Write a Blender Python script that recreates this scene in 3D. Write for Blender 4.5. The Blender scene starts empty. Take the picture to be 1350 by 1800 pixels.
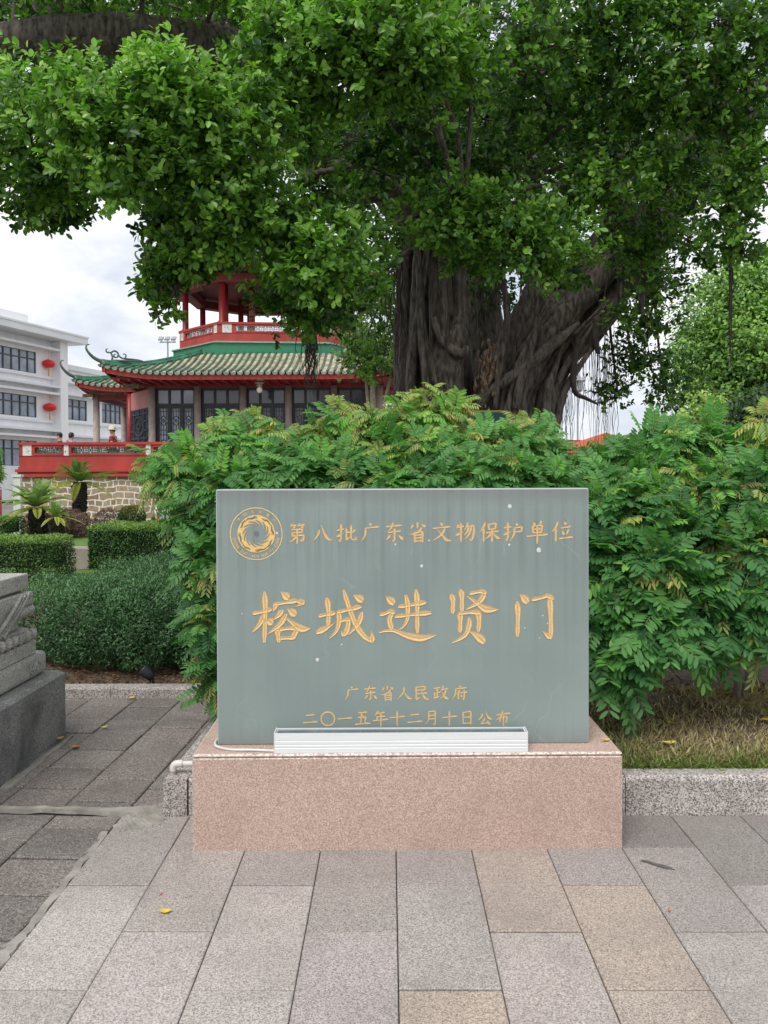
import bpy, bmesh, math, random
import numpy as np
from mathutils import Vector, Matrix

random.seed(7)
RNG = np.random.default_rng(11)
SC = bpy.context.scene
COL = SC.collection
R = math.radians

# ------------------------------------------------------------------ camera
F, HOR, VPX, EYE = 1420.0, 840.0, 685.0, 1.477      # focal length in photo px, horizon row, column of +Y, eye height
PITCH = R(0.8)
cam = bpy.data.cameras.new('camera')
camo = bpy.data.objects.new('camera', cam)
COL.objects.link(camo)
cam.sensor_fit = 'VERTICAL'
cam.sensor_height = 36.0
cam.sensor_width = 27.0
cam.lens = F / 1800.0 * 36.0
cam.shift_y = -(900.0 - (HOR + F * math.tan(PITCH))) / 1800.0
cam.clip_start = 0.05
cam.clip_end = 3000.0
camo.location = (0, 0, EYE)
camo.rotation_euler = (Matrix.Rotation(math.atan((VPX - 675.0) / F), 3, 'Z') @ Matrix.Rotation(R(90) - PITCH, 3, 'X') @ Matrix.Rotation(R(-0.22), 3, 'Z')).to_euler()
SC.camera = camo

# ------------------------------------------------------------------ sky, sun, exposure
SUN_EL, SUN_AZ = R(56), R(205)       # behind the photographer, a little to the left
w = bpy.data.worlds.new('World')
SC.world = w
w.use_nodes = True
nt = w.node_tree
nt.nodes.clear()
def wn(t, **k):
    n = nt.nodes.new(t)
    for a, b in k.items(): setattr(n, a, b)
    return n
out = wn('ShaderNodeOutputWorld')
sky = wn('ShaderNodeTexSky', sky_type='NISHITA', sun_disc=False)
sky.sun_elevation = SUN_EL
sky.sun_rotation = SUN_AZ
bg1 = wn('ShaderNodeBackground'); bg1.inputs['Strength'].default_value = 0.1
nt.links.new(sky.outputs[0], bg1.inputs[0])
tc = wn('ShaderNodeTexCoord')
mp = wn('ShaderNodeMapping'); mp.inputs['Scale'].default_value = (1.0, 1.0, 2.2); mp.inputs['Location'].default_value = (0.35, 0.1, 0.2)
nt.links.new(tc.outputs['Generated'], mp.inputs[0])
nz = wn('ShaderNodeTexNoise'); nz.inputs['Scale'].default_value = 5.0; nz.inputs['Detail'].default_value = 7; nz.inputs['Roughness'].default_value = 0.55; nz.inputs['Distortion'].default_value = 0.35
nt.links.new(mp.outputs[0], nz.inputs['Vector'])
rp = wn('ShaderNodeValToRGB')
rp.color_ramp.elements[0].position = 0.36; rp.color_ramp.elements[0].color = (0.60, 0.645, 0.73, 1)
rp.color_ramp.elements[1].position = 0.68; rp.color_ramp.elements[1].color = (1.0, 1.0, 1.0, 1)
nt.links.new(nz.outputs['Fac'], rp.inputs[0])
bg2 = wn('ShaderNodeBackground'); bg2.inputs['Strength'].default_value = 0.76
nt.links.new(rp.outputs[0], bg2.inputs[0])
rp2 = wn('ShaderNodeValToRGB')
rp2.color_ramp.elements[0].position = 0.30; rp2.color_ramp.elements[0].color = (0.86, 0.86, 0.86, 1)
rp2.color_ramp.elements[1].position = 0.5; rp2.color_ramp.elements[1].color = (0.97, 0.97, 0.97, 1)
nt.links.new(nz.outputs['Fac'], rp2.inputs[0])
mx = wn('ShaderNodeMixShader')
nt.links.new(rp2.outputs[0], mx.inputs[0]); nt.links.new(bg1.outputs[0], mx.inputs[1]); nt.links.new(bg2.outputs[0], mx.inputs[2])
nt.links.new(mx.outputs[0], out.inputs[0])

sun = bpy.data.lights.new('sun', 'SUN')
sun.energy = 1.5
sun.angle = R(28)
sun.color = (1.0, 0.96, 0.9)
suno = bpy.data.objects.new('sun', sun)
COL.objects.link(suno)
suno.location = (0, 0, 40)
sd = Vector((math.sin(SUN_AZ) * math.cos(SUN_EL), math.cos(SUN_AZ) * math.cos(SUN_EL), math.sin(SUN_EL)))
suno.rotation_euler = (-sd).to_track_quat('-Z', 'Y').to_euler()
SC.view_settings.view_transform = 'Standard'
SC.view_settings.look = 'None'
SC.view_settings.gamma = 1.0
SC.view_settings.exposure = 0.70

# ------------------------------------------------------------------ helpers
def P(px, py, Y):
    """world point seen at photo pixel (px, py) at distance Y"""
    return Vector(((px - VPX) / F * Y, Y, EYE - (py - HOR) / F * Y))
def M(n, Y):
    return n * Y / F

def tag(o, label=None, cat=None, group=None, kind=None):
    if label: o['label'] = label
    if cat: o['category'] = cat
    if group: o['group'] = group
    if kind: o['kind'] = kind
    return o

def empty(name, loc=(0, 0, 0), rz=0.0, label=None, cat=None, group=None):
    o = bpy.data.objects.new(name, None)
    o.empty_display_size = 0.2
    COL.objects.link(o)
    o.location = loc
    o.rotation_euler = (0, 0, rz)
    return tag(o, label, cat, group)

def link(name, me, mat=None, parent=None):
    o = bpy.data.objects.new(name, me)
    COL.objects.link(o)
    if mat is not None:
        for m in (mat if isinstance(mat, (list, tuple)) else [mat]): me.materials.append(m)
    if parent is not None: o.parent = parent
    return o

def copy_tree(o, parent=None):
    c = o.copy()
    COL.objects.link(c)
    if parent is not None: c.parent = parent
    for ch in list(o.children): copy_tree(ch, c)
    return c

class MB:
    def __init__(s): s.v = []; s.f = []; s.mi = []; s.cur = 0; s.c = None
    def add(s, vs, fs):
        n = len(s.v)
        s.v += [tuple(v) for v in vs]
        s.f += [tuple(i + n for i in f) for f in fs]
        s.mi += [s.cur] * len(fs)
        return s
    def box(s, x0, x1, y0, y1, z0, z1):
        return s.add([(x0,y0,z0),(x1,y0,z0),(x1,y1,z0),(x0,y1,z0),(x0,y0,z1),(x1,y0,z1),(x1,y1,z1),(x0,y1,z1)],
            [(0,3,2,1),(4,5,6,7),(0,1,5,4),(1,2,6,5),(2,3,7,6),(3,0,4,7)])
    def obox(s, o, u, v, w_, a0, a1, b0, b1, c0, c1):
        """box in the frame (u, v, w) at o"""
        o = Vector(o); u = Vector(u); v = Vector(v); w_ = Vector(w_)
        vs = [o + u*a + v*b + w_*c for c in (c0, c1) for b in (b0, b1) for a in (a0, a1)]
        return s.add(vs, [(0,2,3,1),(4,5,7,6),(0,1,5,4),(1,3,7,5),(3,2,6,7),(2,0,4,6)])
    def poly_prism(s, pts, z0, z1):
        n = len(pts)
        vs = [(p[0], p[1], z0) for p in pts] + [(p[0], p[1], z1) for p in pts]
        fs = [tuple(range(n - 1, -1, -1)), tuple(range(n, 2 * n))] + [(i, (i + 1) % n, n + (i + 1) % n, n + i) for i in range(n)]
        return s.add(vs, fs)
    def tube(s, pts, rad, n=8, cap=True, sub=0):
        pts = [Vector(p) for p in pts]
        if not hasattr(rad, '__len__'): rad = [rad] * len(pts)
        if sub: pts, rad = smooth(pts, rad, sub)
        t0 = (pts[1] - pts[0]).normalized()
        a = t0.orthogonal().normalized()
        rings = []
        for i, p in enumerate(pts):
            if i == 0: t = pts[1] - pts[0]
            elif i == len(pts) - 1: t = pts[-1] - pts[-2]
            else: t = pts[i + 1] - pts[i - 1]
            if t.length < 1e-9: t = t0
            t = t.normalized()
            a = (a - t * a.dot(t))
            if a.length < 1e-6: a = t.orthogonal()
            a = a.normalized()
            b = t.cross(a)
            rings.append([p + (a * math.cos(2*math.pi*k/n) + b * math.sin(2*math.pi*k/n)) * rad[i] for k in range(n)])
        vs = [q for r_ in rings for q in r_]
        fs = []
        for i in range(len(rings) - 1):
            for k in range(n):
                fs.append((i*n + k, i*n + (k+1) % n, (i+1)*n + (k+1) % n, (i+1)*n + k))
        if cap:
            fs.append(tuple(range(n - 1, -1, -1)))
            m = (len(rings) - 1) * n
            fs.append(tuple(m + k for k in range(n)))
        return s.add(vs, fs)
    def lathe(s, c, prof, n=20, ax='z'):
        """prof = [(radius, height)...] about the vertical through c"""
        vs = []
        for r_, h in prof:
            for k in range(n):
                a = 2*math.pi*k/n
                vs.append((c[0] + r_*math.cos(a), c[1] + r_*math.sin(a), c[2] + h))
        fs = []
        for i in range(len(prof) - 1):
            for k in range(n):
                fs.append((i*n + k, i*n + (k+1) % n, (i+1)*n + (k+1) % n, (i+1)*n + k))
        fs.append(tuple(range(n - 1, -1, -1)))
        m = (len(prof) - 1) * n
        fs.append(tuple(m + k for k in range(n)))
        return s.add(vs, fs)
    def build(s, name, mat, parent=None, smooth_=False, bevel=0.0, seg=2):
        me = bpy.data.meshes.new(name)
        me.from_pydata(s.v, [], s.f)
        me.update()
        if any(s.mi): me.polygons.foreach_set('material_index', s.mi)
        if bevel > 0:
            bm = bmesh.new(); bm.from_mesh(me)
            bmesh.ops.remove_doubles(bm, verts=bm.verts, dist=1e-6)
            bmesh.ops.bevel(bm, geom=list(bm.edges), offset=bevel, segments=seg, profile=0.5, affect='EDGES')
            bm.to_mesh(me); bm.free()
        if smooth_: me.polygons.foreach_set('use_smooth', [True] * len(me.polygons))
        return link(name, me, mat, parent)

def smooth(pts, rad, sub):
    op, orr = [], []
    n = len(pts)
    for i in range(n - 1):
        p0 = pts[max(i-1, 0)]; p1 = pts[i]; p2 = pts[i+1]; p3 = pts[min(i+2, n-1)]
        for k in range(sub):
            t = k / sub
            op.append(0.5 * ((2*p1) + (p2 - p0)*t + (2*p0 - 5*p1 + 4*p2 - p3)*t*t + (3*p1 - p0 - 3*p2 + p3)*t**3))
            orr.append(rad[i] + (rad[i+1] - rad[i]) * t)
    op.append(pts[-1]); orr.append(rad[-1])
    return op, orr

# ------------------------------------------------------------------ materials
def nmat(name):
    m = bpy.data.materials.new(name)
    m.use_nodes = True
    t = m.node_tree
    b = t.nodes['Principled BSDF']
    return m, t, b
def N(t, typ, **k):
    n = t.nodes.new(typ)
    for a, b in k.items():
        if a in n.inputs: n.inputs[a].default_value = b
        else: setattr(n, a, b)
    return n
def ramp(t, src, stops, interp='LINEAR'):
    n = t.nodes.new('ShaderNodeValToRGB')
    cr = n.color_ramp
    cr.interpolation = interp
    while len(cr.elements) < len(stops): cr.elements.new(0.5)
    for e, (p, c) in zip(cr.elements, stops):
        e.position = p
        e.color = (c if hasattr(c, '__len__') else (c, c, c)) + ((1,) if (not hasattr(c, '__len__') or len(c) == 3) else ())
    t.links.new(src, n.inputs[0])
    return n.outputs[0]
def mixc(t, a, b, fac, mode='MIX'):
    n = t.nodes.new('ShaderNodeMix')
    n.data_type = 'RGBA'
    n.blend_type = mode
    for sock, v in ((n.inputs[0], fac), (n.inputs[6], a), (n.inputs[7], b)):
        if isinstance(v, (int, float)): sock.default_value = v
        elif isinstance(v, tuple): sock.default_value = v if len(v) == 4 else v + (1,)
        else: t.links.new(v, sock)
    return n.outputs[2]
def coords(t, scale=(1, 1, 1), kind='Object'):
    c = t.nodes.new('ShaderNodeTexCoord')
    m = t.nodes.new('ShaderNodeMapping')
    m.inputs['Scale'].default_value = scale
    t.links.new(c.outputs[kind], m.inputs[0])
    return m.outputs[0]
def noise(t, vec, scale, detail=4, rough=0.55, dist=0.0):
    n = N(t, 'ShaderNodeTexNoise', Scale=scale, Detail=detail, Roughness=rough, Distortion=dist)
    t.links.new(vec, n.inputs['Vector'])
    return n.outputs['Fac']
def bump(t, b, h, strength=0.3, dist=0.01):
    n = N(t, 'ShaderNodeBump', Strength=strength, Distance=dist)
    t.links.new(h, n.inputs['Height'])
    t.links.new(n.outputs[0], b.inputs['Normal'])

def m_plain(name, col, rough=0.6, var=0.15, scale=6.0, metal=0.0, bmp=0.0, spec=0.5, stretch=(1, 1, 1)):
    m, t, b = nmat(name)
    v = coords(t, stretch)
    n = noise(t, v, scale, 5)
    lo = tuple(c * (1 - var) for c in col); hi = tuple(min(1, c * (1 + var)) for c in col)
    t.links.new(ramp(t, n, [(0.3, lo), (0.7, hi)]), b.inputs['Base Color'])
    b.inputs['Roughness'].default_value = rough
    b.inputs['Metallic'].default_value = metal
    b.inputs['Specular IOR Level'].default_value = spec
    if bmp: bump(t, b, noise(t, v, scale * 6, 4), bmp, 0.01)
    return m

def m_granite(name, dark, mid, light, scale=170.0, stain=0.25, stain_col=(0.12, 0.11, 0.1), rough=0.75, attr=False, bmp=0.15, stainscale=2.5, bscale=120.0):
    m, t, b = nmat(name)
    v = coords(t)
    vo = N(t, 'ShaderNodeTexVoronoi', Scale=scale)
    t.links.new(v, vo.inputs['Vector'])
    sep = t.nodes.new('ShaderNodeSeparateColor')
    t.links.new(vo.outputs['Color'], sep.inputs[0])
    c = ramp(t, sep.outputs[0], [(0.0, dark), (0.25, dark), (0.36, mid), (0.66, mid), (0.8, light), (1.0, light)])
    n2 = noise(t, v, scale * 0.45, 3)
    c = mixc(t, c, ramp(t, n2, [(0.35, 0.88), (0.65, 1.11)]), 1.0, 'MULTIPLY')
    if attr:
        a = t.nodes.new('ShaderNodeAttribute'); a.attribute_name = 'Col'
        c = mixc(t, c, a.outputs['Color'], 1.0, 'MULTIPLY')
    st = ramp(t, noise(t, v, stainscale, 7, 0.62, 0.4), [(0.45, 0.0), (0.72, stain)])
    c = mixc(t, c, stain_col, st)
    t.links.new(c, b.inputs['Base Color'])
    b.inputs['Roughness'].default_value = rough
    b.inputs['Specular IOR Level'].default_value = 0.3
    bump(t, b, noise(t, v, bscale, 4, 0.6), bmp, 0.006)
    return m

def m_leaf(name, rough=0.42, trans=0.28, spec=0.4):
    m, t, b = nmat(name)
    a = t.nodes.new('ShaderNodeAttribute'); a.attribute_name = 'Col'
    t.links.new(a.outputs['Color'], b.inputs['Base Color'])
    b.inputs['Roughness'].default_value = rough
    b.inputs['Specular IOR Level'].default_value = spec
    tr = t.nodes.new('ShaderNodeBsdfTranslucent')
    c = mixc(t, a.outputs['Color'], (1.5, 1.9, 0.7), 1.0, 'MULTIPLY')
    t.links.new(c, tr.inputs[0])
    mx_ = t.nodes.new('ShaderNodeMixShader'); mx_.inputs[0].default_value = trans
    o = [n for n in t.nodes if n.type == 'OUTPUT_MATERIAL'][0]
    t.links.new(b.outputs[0], mx_.inputs[1]); t.links.new(tr.outputs[0], mx_.inputs[2]); t.links.new(mx_.outputs[0], o.inputs[0])
    return m

# ------------------------------------------------------------------ foliage
def unit(a):
    return a / np.maximum(np.linalg.norm(a, axis=-1, keepdims=True), 1e-9)
class Leaves:
    """many folded leaf blades gathered into one mesh"""
    def __init__(s, fine=False): s.V = []; s.C = []; s.n = 8 if fine else 6
    def add(s, b, d, n, L, W, col, fold=0.12, curl=0.1, p1=0.32, p2=0.70, w2=0.40):
        k = len(b)
        if k == 0: return
        L = np.broadcast_to(np.asarray(L, float), (k,))[:, None]; W = np.broadcast_to(np.asarray(W, float), (k,))[:, None]
        d = unit(d); n = unit(n - d * np.sum(n * d, 1, keepdims=True)); sd_ = np.cross(d, n)
        fo = n * fold * W; cu = n * curl * L
        if s.n == 8:
            q = ((.20, .33, .05), (.52, .50, .28), (.82, .34, .62))
            v = [b] + [b + d*L*t + sd_*W*w + fo*(w*2) - cu*c for t, w, c in q] + [b + d*L - cu] + [b + d*L*t - sd_*W*w + fo*(w*2) - cu*c for t, w, c in q[::-1]]
            v = np.stack(v, 1)
        else:
            v = np.stack([b, b + d*L*p1 + sd_*W*0.46 + fo - cu*0.1, b + d*L*p2 + sd_*W*w2 + fo - cu*0.45, b + d*L - cu,
                      b + d*L*p2 - sd_*W*w2 + fo - cu*0.45, b + d*L*p1 - sd_*W*0.46 + fo - cu*0.1], 1)
        s.V.append(v.reshape(-1, 3))
        s.C.append(np.repeat(np.broadcast_to(col, (k, 3)), s.n, 0))
    def count(s): return sum(len(v) for v in s.V) // s.n
    def build(s, name, mat, parent=None):
        V = np.concatenate(s.V).astype(np.float32); C_ = np.concatenate(s.C)
        k = len(V) // s.n
        m = s.n // 2 + 1
        base = (np.arange(k) * s.n)[:, None]
        fa = np.concatenate([base + np.arange(m), base + np.array([0] + list(range(m - 1, s.n)))], 1).reshape(-1)
        me = bpy.data.meshes.new(name)
        me.vertices.add(len(V)); me.vertices.foreach_set('co', V.ravel())
        me.loops.add(len(fa)); me.loops.foreach_set('vertex_index', fa.astype(np.int32))
        me.polygons.add(2 * k)
        me.polygons.foreach_set('loop_start', (np.arange(2 * k) * m).astype(np.int32))
        me.polygons.foreach_set('loop_total', np.full(2 * k, m, np.int32))
        me.update(calc_edges=True)
        ca = me.color_attributes.new('Col', 'FLOAT_COLOR', 'POINT')
        ca.data.foreach_set('color', np.concatenate([C_, np.ones((len(C_), 1))], 1).astype(np.float32).ravel())
        return link(name, me, mat, parent)
def rdir(k):
    return unit(RNG.normal(size=(k, 3)))
def lerpc(a, b, t):
    a = np.array(a); b = np.array(b)
    return a + (b - a) * t[:, None]
def hedge_leaves(lv, pts, nrm, size, dark, light, up=0.5, jit=0.5, wr=0.5):
    """blades scattered on sample points with their outward directions"""
    k = len(pts)
    d = unit(nrm * 0.8 + rdir(k) * 0.9 + np.array([0, 0, up * 0.5]))
    n = unit(nrm * 0.6 + np.array([0, 0, up]) + rdir(k) * jit)
    t = np.clip(RNG.normal(0.4, 0.3, k), 0, 1)
    lv.add(pts, d, n, size * RNG.uniform(0.7, 1.3, k), size * wr * RNG.uniform(0.8, 1.2, k), lerpc(dark, light, t))

# ------------------------------------------------------------------ skinned figures
def skin_mesh(name, pts, edges, radii, sub=2):
    me = bpy.data.meshes.new(name + '_tmp')
    me.from_pydata([tuple(p) for p in pts], edges, [])
    o = bpy.data.objects.new(name + '_tmp', me)
    COL.objects.link(o)
    md = o.modifiers.new('s', 'SKIN'); md.use_smooth_shade = True
    for i, sv in enumerate(me.skin_vertices[0].data):
        r_ = radii[i]
        sv.radius = r_ if hasattr(r_, '__len__') else (r_, r_)
        sv.use_root = (i == 0)
    sb = o.modifiers.new('u', 'SUBSURF'); sb.levels = sub; sb.render_levels = sub
    dg = bpy.context.evaluated_depsgraph_get()
    m2 = bpy.data.meshes.new_from_object(o.evaluated_get(dg))
    m2.name = name
    bpy.data.objects.remove(o)
    return m2
# ------------------------------------------------------------------ material palette
g_pave = m_granite('light_granite_paving', (0.22, 0.202, 0.19), (0.38, 0.354, 0.336), (0.49, 0.463, 0.443), 320, 0.5, (0.20, 0.178, 0.162), 0.8, True, 0.2, 2.1)
g_path = m_granite('rough_dark_granite', (0.125, 0.110, 0.102), (0.215, 0.192, 0.18), (0.32, 0.295, 0.28), 230, 0.55, (0.075, 0.066, 0.062), 0.8, True, 0.9, 1.8, 60)
g_kerb = m_granite('kerb_granite', (0.15, 0.13, 0.12), (0.43, 0.39, 0.365), (0.62, 0.58, 0.55), 210, 0.45, (0.16, 0.14, 0.13), 0.8, False, 0.3, 5)
g_pink = m_granite('pink_granite', (0.37, 0.25, 0.207), (0.50, 0.36, 0.30), (0.63, 0.49, 0.425), 330, 0.35, (0.30, 0.21, 0.16), 0.55, False, 0.08, 3)
g_pinkedge = m_granite('pale_granite_edge', (0.42, 0.33, 0.29), (0.64, 0.53, 0.47), (0.78, 0.70, 0.64), 160, 0.3, (0.36, 0.28, 0.22), 0.7)
g_old = m_granite('weathered_carved_stone', (0.30, 0.295, 0.27), (0.47, 0.46, 0.42), (0.60, 0.59, 0.54), 200, 0.7, (0.09, 0.09, 0.085), 0.85, False, 0.5, 3.5, 70)
g_old2 = m_granite('weathered_dark_base_stone', (0.19, 0.19, 0.183), (0.29, 0.29, 0.28), (0.40, 0.40, 0.39), 200, 0.75, (0.055, 0.057, 0.06), 0.85, False, 0.4, 3.0, 70)
cement = m_plain('cement', (0.30, 0.28, 0.25), 0.9, 0.35, 9, bmp=0.6)
joint = m_plain('dark_joint_dirt', (0.045, 0.042, 0.038), 0.95, 0.4, 20)
soil = m_plain('garden_soil', (0.12, 0.085, 0.06), 0.95, 0.5, 14, bmp=0.9)
lawn_m = m_plain('lawn_green', (0.09, 0.17, 0.03), 0.9, 0.4, 8, bmp=0.5)
bark = m_plain('banyan_bark', (0.128, 0.110, 0.094), 0.88, 0.8, 15, bmp=1.0, stretch=(1.8, 1.8, 0.5), spec=0.25)
bark2 = m_plain('shrub_bark', (0.20, 0.17, 0.13), 0.8, 0.4, 18, bmp=0.5)
dark_bark = m_plain('cycad_trunk', (0.022, 0.018, 0.015), 0.9, 0.6, 30, bmp=1.0)
root_m = m_plain('aerial_root', (0.055, 0.042, 0.035), 0.8, 0.5, 20)
leaf_m = m_leaf('banyan_leaf', 0.38, 0.32, 0.4)
pinn_m = m_leaf('pinnate_leaf', 0.5, 0.35, 0.35)
hedge_m = m_leaf('hedge_leaf', 0.4, 0.15, 0.4)
dry_m = m_leaf('dry_blade', 0.8, 0.15, 0.1)
alu = m_plain('anodised_aluminium', (0.78, 0.80, 0.81), 0.5, 0.04, 30, metal=0.15, stretch=(0.2, 8, 8))
alu_glass = m_plain('lamp_glass', (0.10, 0.14, 0.15), 0.1, 0.2, 8)
pvc = m_plain('white_pvc', (0.66, 0.64, 0.61), 0.45, 0.12, 14)
black_pl = m_plain('black_plastic', (0.02, 0.022, 0.026), 0.5, 0.2, 20)

# ------------------------------------------------------------------ ground, paving, path
def sheet(name, x0, x1, y0, y1, z, mat, kind='structure'):
    o = MB().add([(x0,y0,z),(x1,y0,z),(x1,y1,z),(x0,y1,z)], [(0,1,2,3)]).build(name, mat)
    o['kind'] = kind
    return o
sheet('ground', -900, 900, -400, 2200, -0.10, m_plain('far_ground', (0.20, 0.19, 0.17), 0.9, 0.25, 0.3))

def tiles(name, mat, cells, zt, zb, chamf, tilt=0.0015, xf=None, gx=.62, gy=1.3):
    V, F_, C_ = [], [], []
    for (x0, x1, y0, y1, c) in cells:
        n = len(V)
        dz = random.uniform(-tilt, tilt)
        g = 0.0026
        a0, a1, b0, b1 = x0 + g * gx, x1 - g * gx, y0 + g * gy, y1 - g * gy
        ring = lambda q, z: [(a0+q, b0+q, z), (a1-q, b0+q, z), (a1-q, b1-q, z), (a0+q, b1-q, z)]
        V += ring(chamf, zt + dz) + ring(0, zt + dz - chamf) + ring(0, zb)
        F_ += [(n, n+1, n+2, n+3)]
        for l in (0, 4):
            for k in range(4): F_.append((n+l+4+k, n+l+4+(k+1) % 4, n+l+(k+1) % 4, n+l+k))
        C_ += [c] * 12
    if xf: V = [xf(v) for v in V]
    me = bpy.data.meshes.new(name)
    me.from_pydata(V, [], F_); me.update()
    ca = me.color_attributes.new('Col', 'FLOAT_COLOR', 'POINT')
    ca.data.foreach_set('color', np.concatenate([np.array(C_, np.float32), np.ones((len(C_), 1), np.float32)], 1).ravel())
    o = link(name, me, mat)
    o['kind'] = 'structure'
    return o
KY = 3.515          # kerb front
cells = []
rust = {(2, 0): (1.08, .86, .66), (3, 2): (1.0, .86, .73), (4, 1): (1.06, .88, .72), (4, 0): (1.0, .84, .68), (4, 2): (.95, .87, .78)}
for i in range(-4, 22):
    x0 = 0.02 + 0.3 * i
    even = (i % 2 == 0)
    y0s = [(2.312 if even else 2.01) + 0.6 * k for k in range(-9, 4)]
    for y0 in y0s:
        y1 = min(y0 + 0.6, KY + 0.02)
        if y0 >= KY: continue
        s = random.uniform(0.92, 1.08)
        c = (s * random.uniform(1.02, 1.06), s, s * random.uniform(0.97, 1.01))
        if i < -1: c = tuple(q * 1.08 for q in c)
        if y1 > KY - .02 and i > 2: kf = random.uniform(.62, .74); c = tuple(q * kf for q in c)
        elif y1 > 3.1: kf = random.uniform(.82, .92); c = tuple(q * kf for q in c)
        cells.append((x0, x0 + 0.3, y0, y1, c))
def rustfix(c):
    out_ = []
    for (x0, x1, y0, y1, q) in c:
        mx_, my = (x0 + x1) / 2, (y0 + y1) / 2
        if 0.02 < mx_ < 0.32 and 1.7 < y0 < 2.0: q = (1.08, .95, .82)
        if 0.32 < mx_ < 0.62 and 2.5 < y0 < 2.7: q = (1.0, .90, .82)
        if 0.62 < mx_ < 0.92 and 2.2 < y0 < 2.4: q = (1.05, .93, .83)
        if 0.62 < mx_ < 0.92 and 1.6 < y0 < 1.8: q = (1.03, .94, .85)
        if 0.32 < mx_ < 0.62 and 1.9 < y0 < 2.1: q = (1.06, 1.0, 0.98)
        out_.append((x0, x1, y0, y1, q))
    return out_
sheet('paving_bed', -6, 7, -3.5, 5.6, -0.022, joint)
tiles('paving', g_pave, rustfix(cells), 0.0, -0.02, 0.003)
# the darker rough granite path on the left, laid at a slight angle
ca_, sa_ = math.cos(R(-2.4)), math.sin(R(-2.4))
PX0, PY0 = -1.18, 3.0
def xfp(v):
    x, y = v[0], v[1]
    return (PX0 + x * ca_ - y * sa_, PY0 + x * sa_ + y * ca_, v[2])
cells = []
offs = (.0, .012, .13, .142, .01, -.004, .12)
for i in range(-14, 3):
    x0 = 0.305 * i - 0.02
    for k in range(-18, 11):
        y0 = 0.275 * k + offs[i % len(offs)]
        for (a, b) in ((y0, min(y0 + .275, .53)), (max(y0, .585), min(y0 + .275, 2.56))):
            if b - a < .05: continue
            if xfp((x0, a, 0))[0] > -1.0: continue
            x1_ = x0 + .305
            if a < .55: x1_ = min(x1_, min(a * sa_ / ca_, b * sa_ / ca_) - .003)
            if x1_ - x0 < .04: continue
            s = random.uniform(0.85, 1.15)
            cells.append((x0, x1_, a, b, (s * random.uniform(.98, 1.05), s, s * .98)))
tiles('path', g_path, cells, -0.004, -0.02, 0.005, 0.003, xfp, 1.3, 2.6)
def ragged(name, pts, z, th, mat, seed, amp=0.012):
    """a hand-trowelled cement band along pts = [(x, y, half width)...]"""
    rr = random.Random(seed)
    L, Rr = [], []
    pp, ww = smooth([Vector((p[0], p[1], 0)) for p in pts], [p[2] for p in pts], 8)
    for i, p in enumerate(pp):
        t = (pp[min(i+1, len(pp)-1)] - pp[max(i-1, 0)]).normalized()
        nn = Vector((-t.y, t.x, 0))
        L.append(p + nn * (ww[i] + rr.uniform(-amp, amp))); Rr.append(p - nn * (ww[i] + rr.uniform(-amp, amp)))
    n = len(pp)
    vs = [(p.x, p.y, z - th) for p in L] + [(p.x, p.y, z - th) for p in Rr] + [((p.x * .9 + q.x * .1), (p.y * .9 + q.y * .1), z + rr.uniform(-.0015, .0015)) for p, q in zip(L, Rr)] + [((q.x * .9 + p.x * .1), (q.y * .9 + p.y * .1), z + rr.uniform(-.0015, .0015)) for p, q in zip(L, Rr)]
    fs = []
    for i in range(n - 1):
        fs += [(2*n+i, 3*n+i, 3*n+i+1, 2*n+i+1), (i, 2*n+i, 2*n+i+1, i+1), (n+i, n+i+1, 3*n+i+1, 3*n+i)]
    o = MB().add(vs, fs).build(name, mat)
    o['kind'] = 'structure'
ragged('cement_seam', [(-3.6, 3.70, .012), (-2.4, 3.64, .016), (-1.7, 3.60, .016), (-1.25, 3.575, .022), (-1.06, 3.57, .06), (-1.0, 3.60, .075)], 0.004, 0.02, cement, 3)
ragged('cement_patch', [(-1.17, 3.38, .03), (-1.10, 3.42, .075), (-1.03, 3.47, .07), (-1.0, 3.50, .05)], 0.003, 0.02, cement, 5, 0.016)
ragged('cement_edge', [(-1.86, 2.2, .03), (-1.858, 3.0, .028), (-1.852, 3.6, .03), (-1.845, 4.1, .024), (-1.835, 4.62, .012)], 0.0025, 0.02, cement, 8, 0.008)
ragged('cement_filling', [(-1.20, 1.6, .015), (-1.215, 2.2, .045), (-1.21, 2.45, .03), (-1.198, 2.6, .022), (-1.196, 2.9, .018), (-1.196, 3.36, .018)], -0.0022, 0.017, cement, 9, 0.008)

stn = m_plain('damp_stain', (.115, .105, .10), .7, .25, 30)
mb = MB(); sc_ = ((1155 - VPX) / F * EYE * F / (1526 - HOR), EYE * F / (1526 - HOR))
mb.add([(sc_[0] + .052 * math.cos(a) * random.uniform(.8, 1.1) - .02 * math.sin(a), sc_[1] + .032 * math.sin(a) * random.uniform(.7, 1.1) - .03 * math.cos(a), .0035) for a in np.linspace(0, 2 * math.pi, 22, endpoint=False)], [tuple(range(22))])
o = mb.build('paving_stain', stn); o['kind'] = 'structure'
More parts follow.
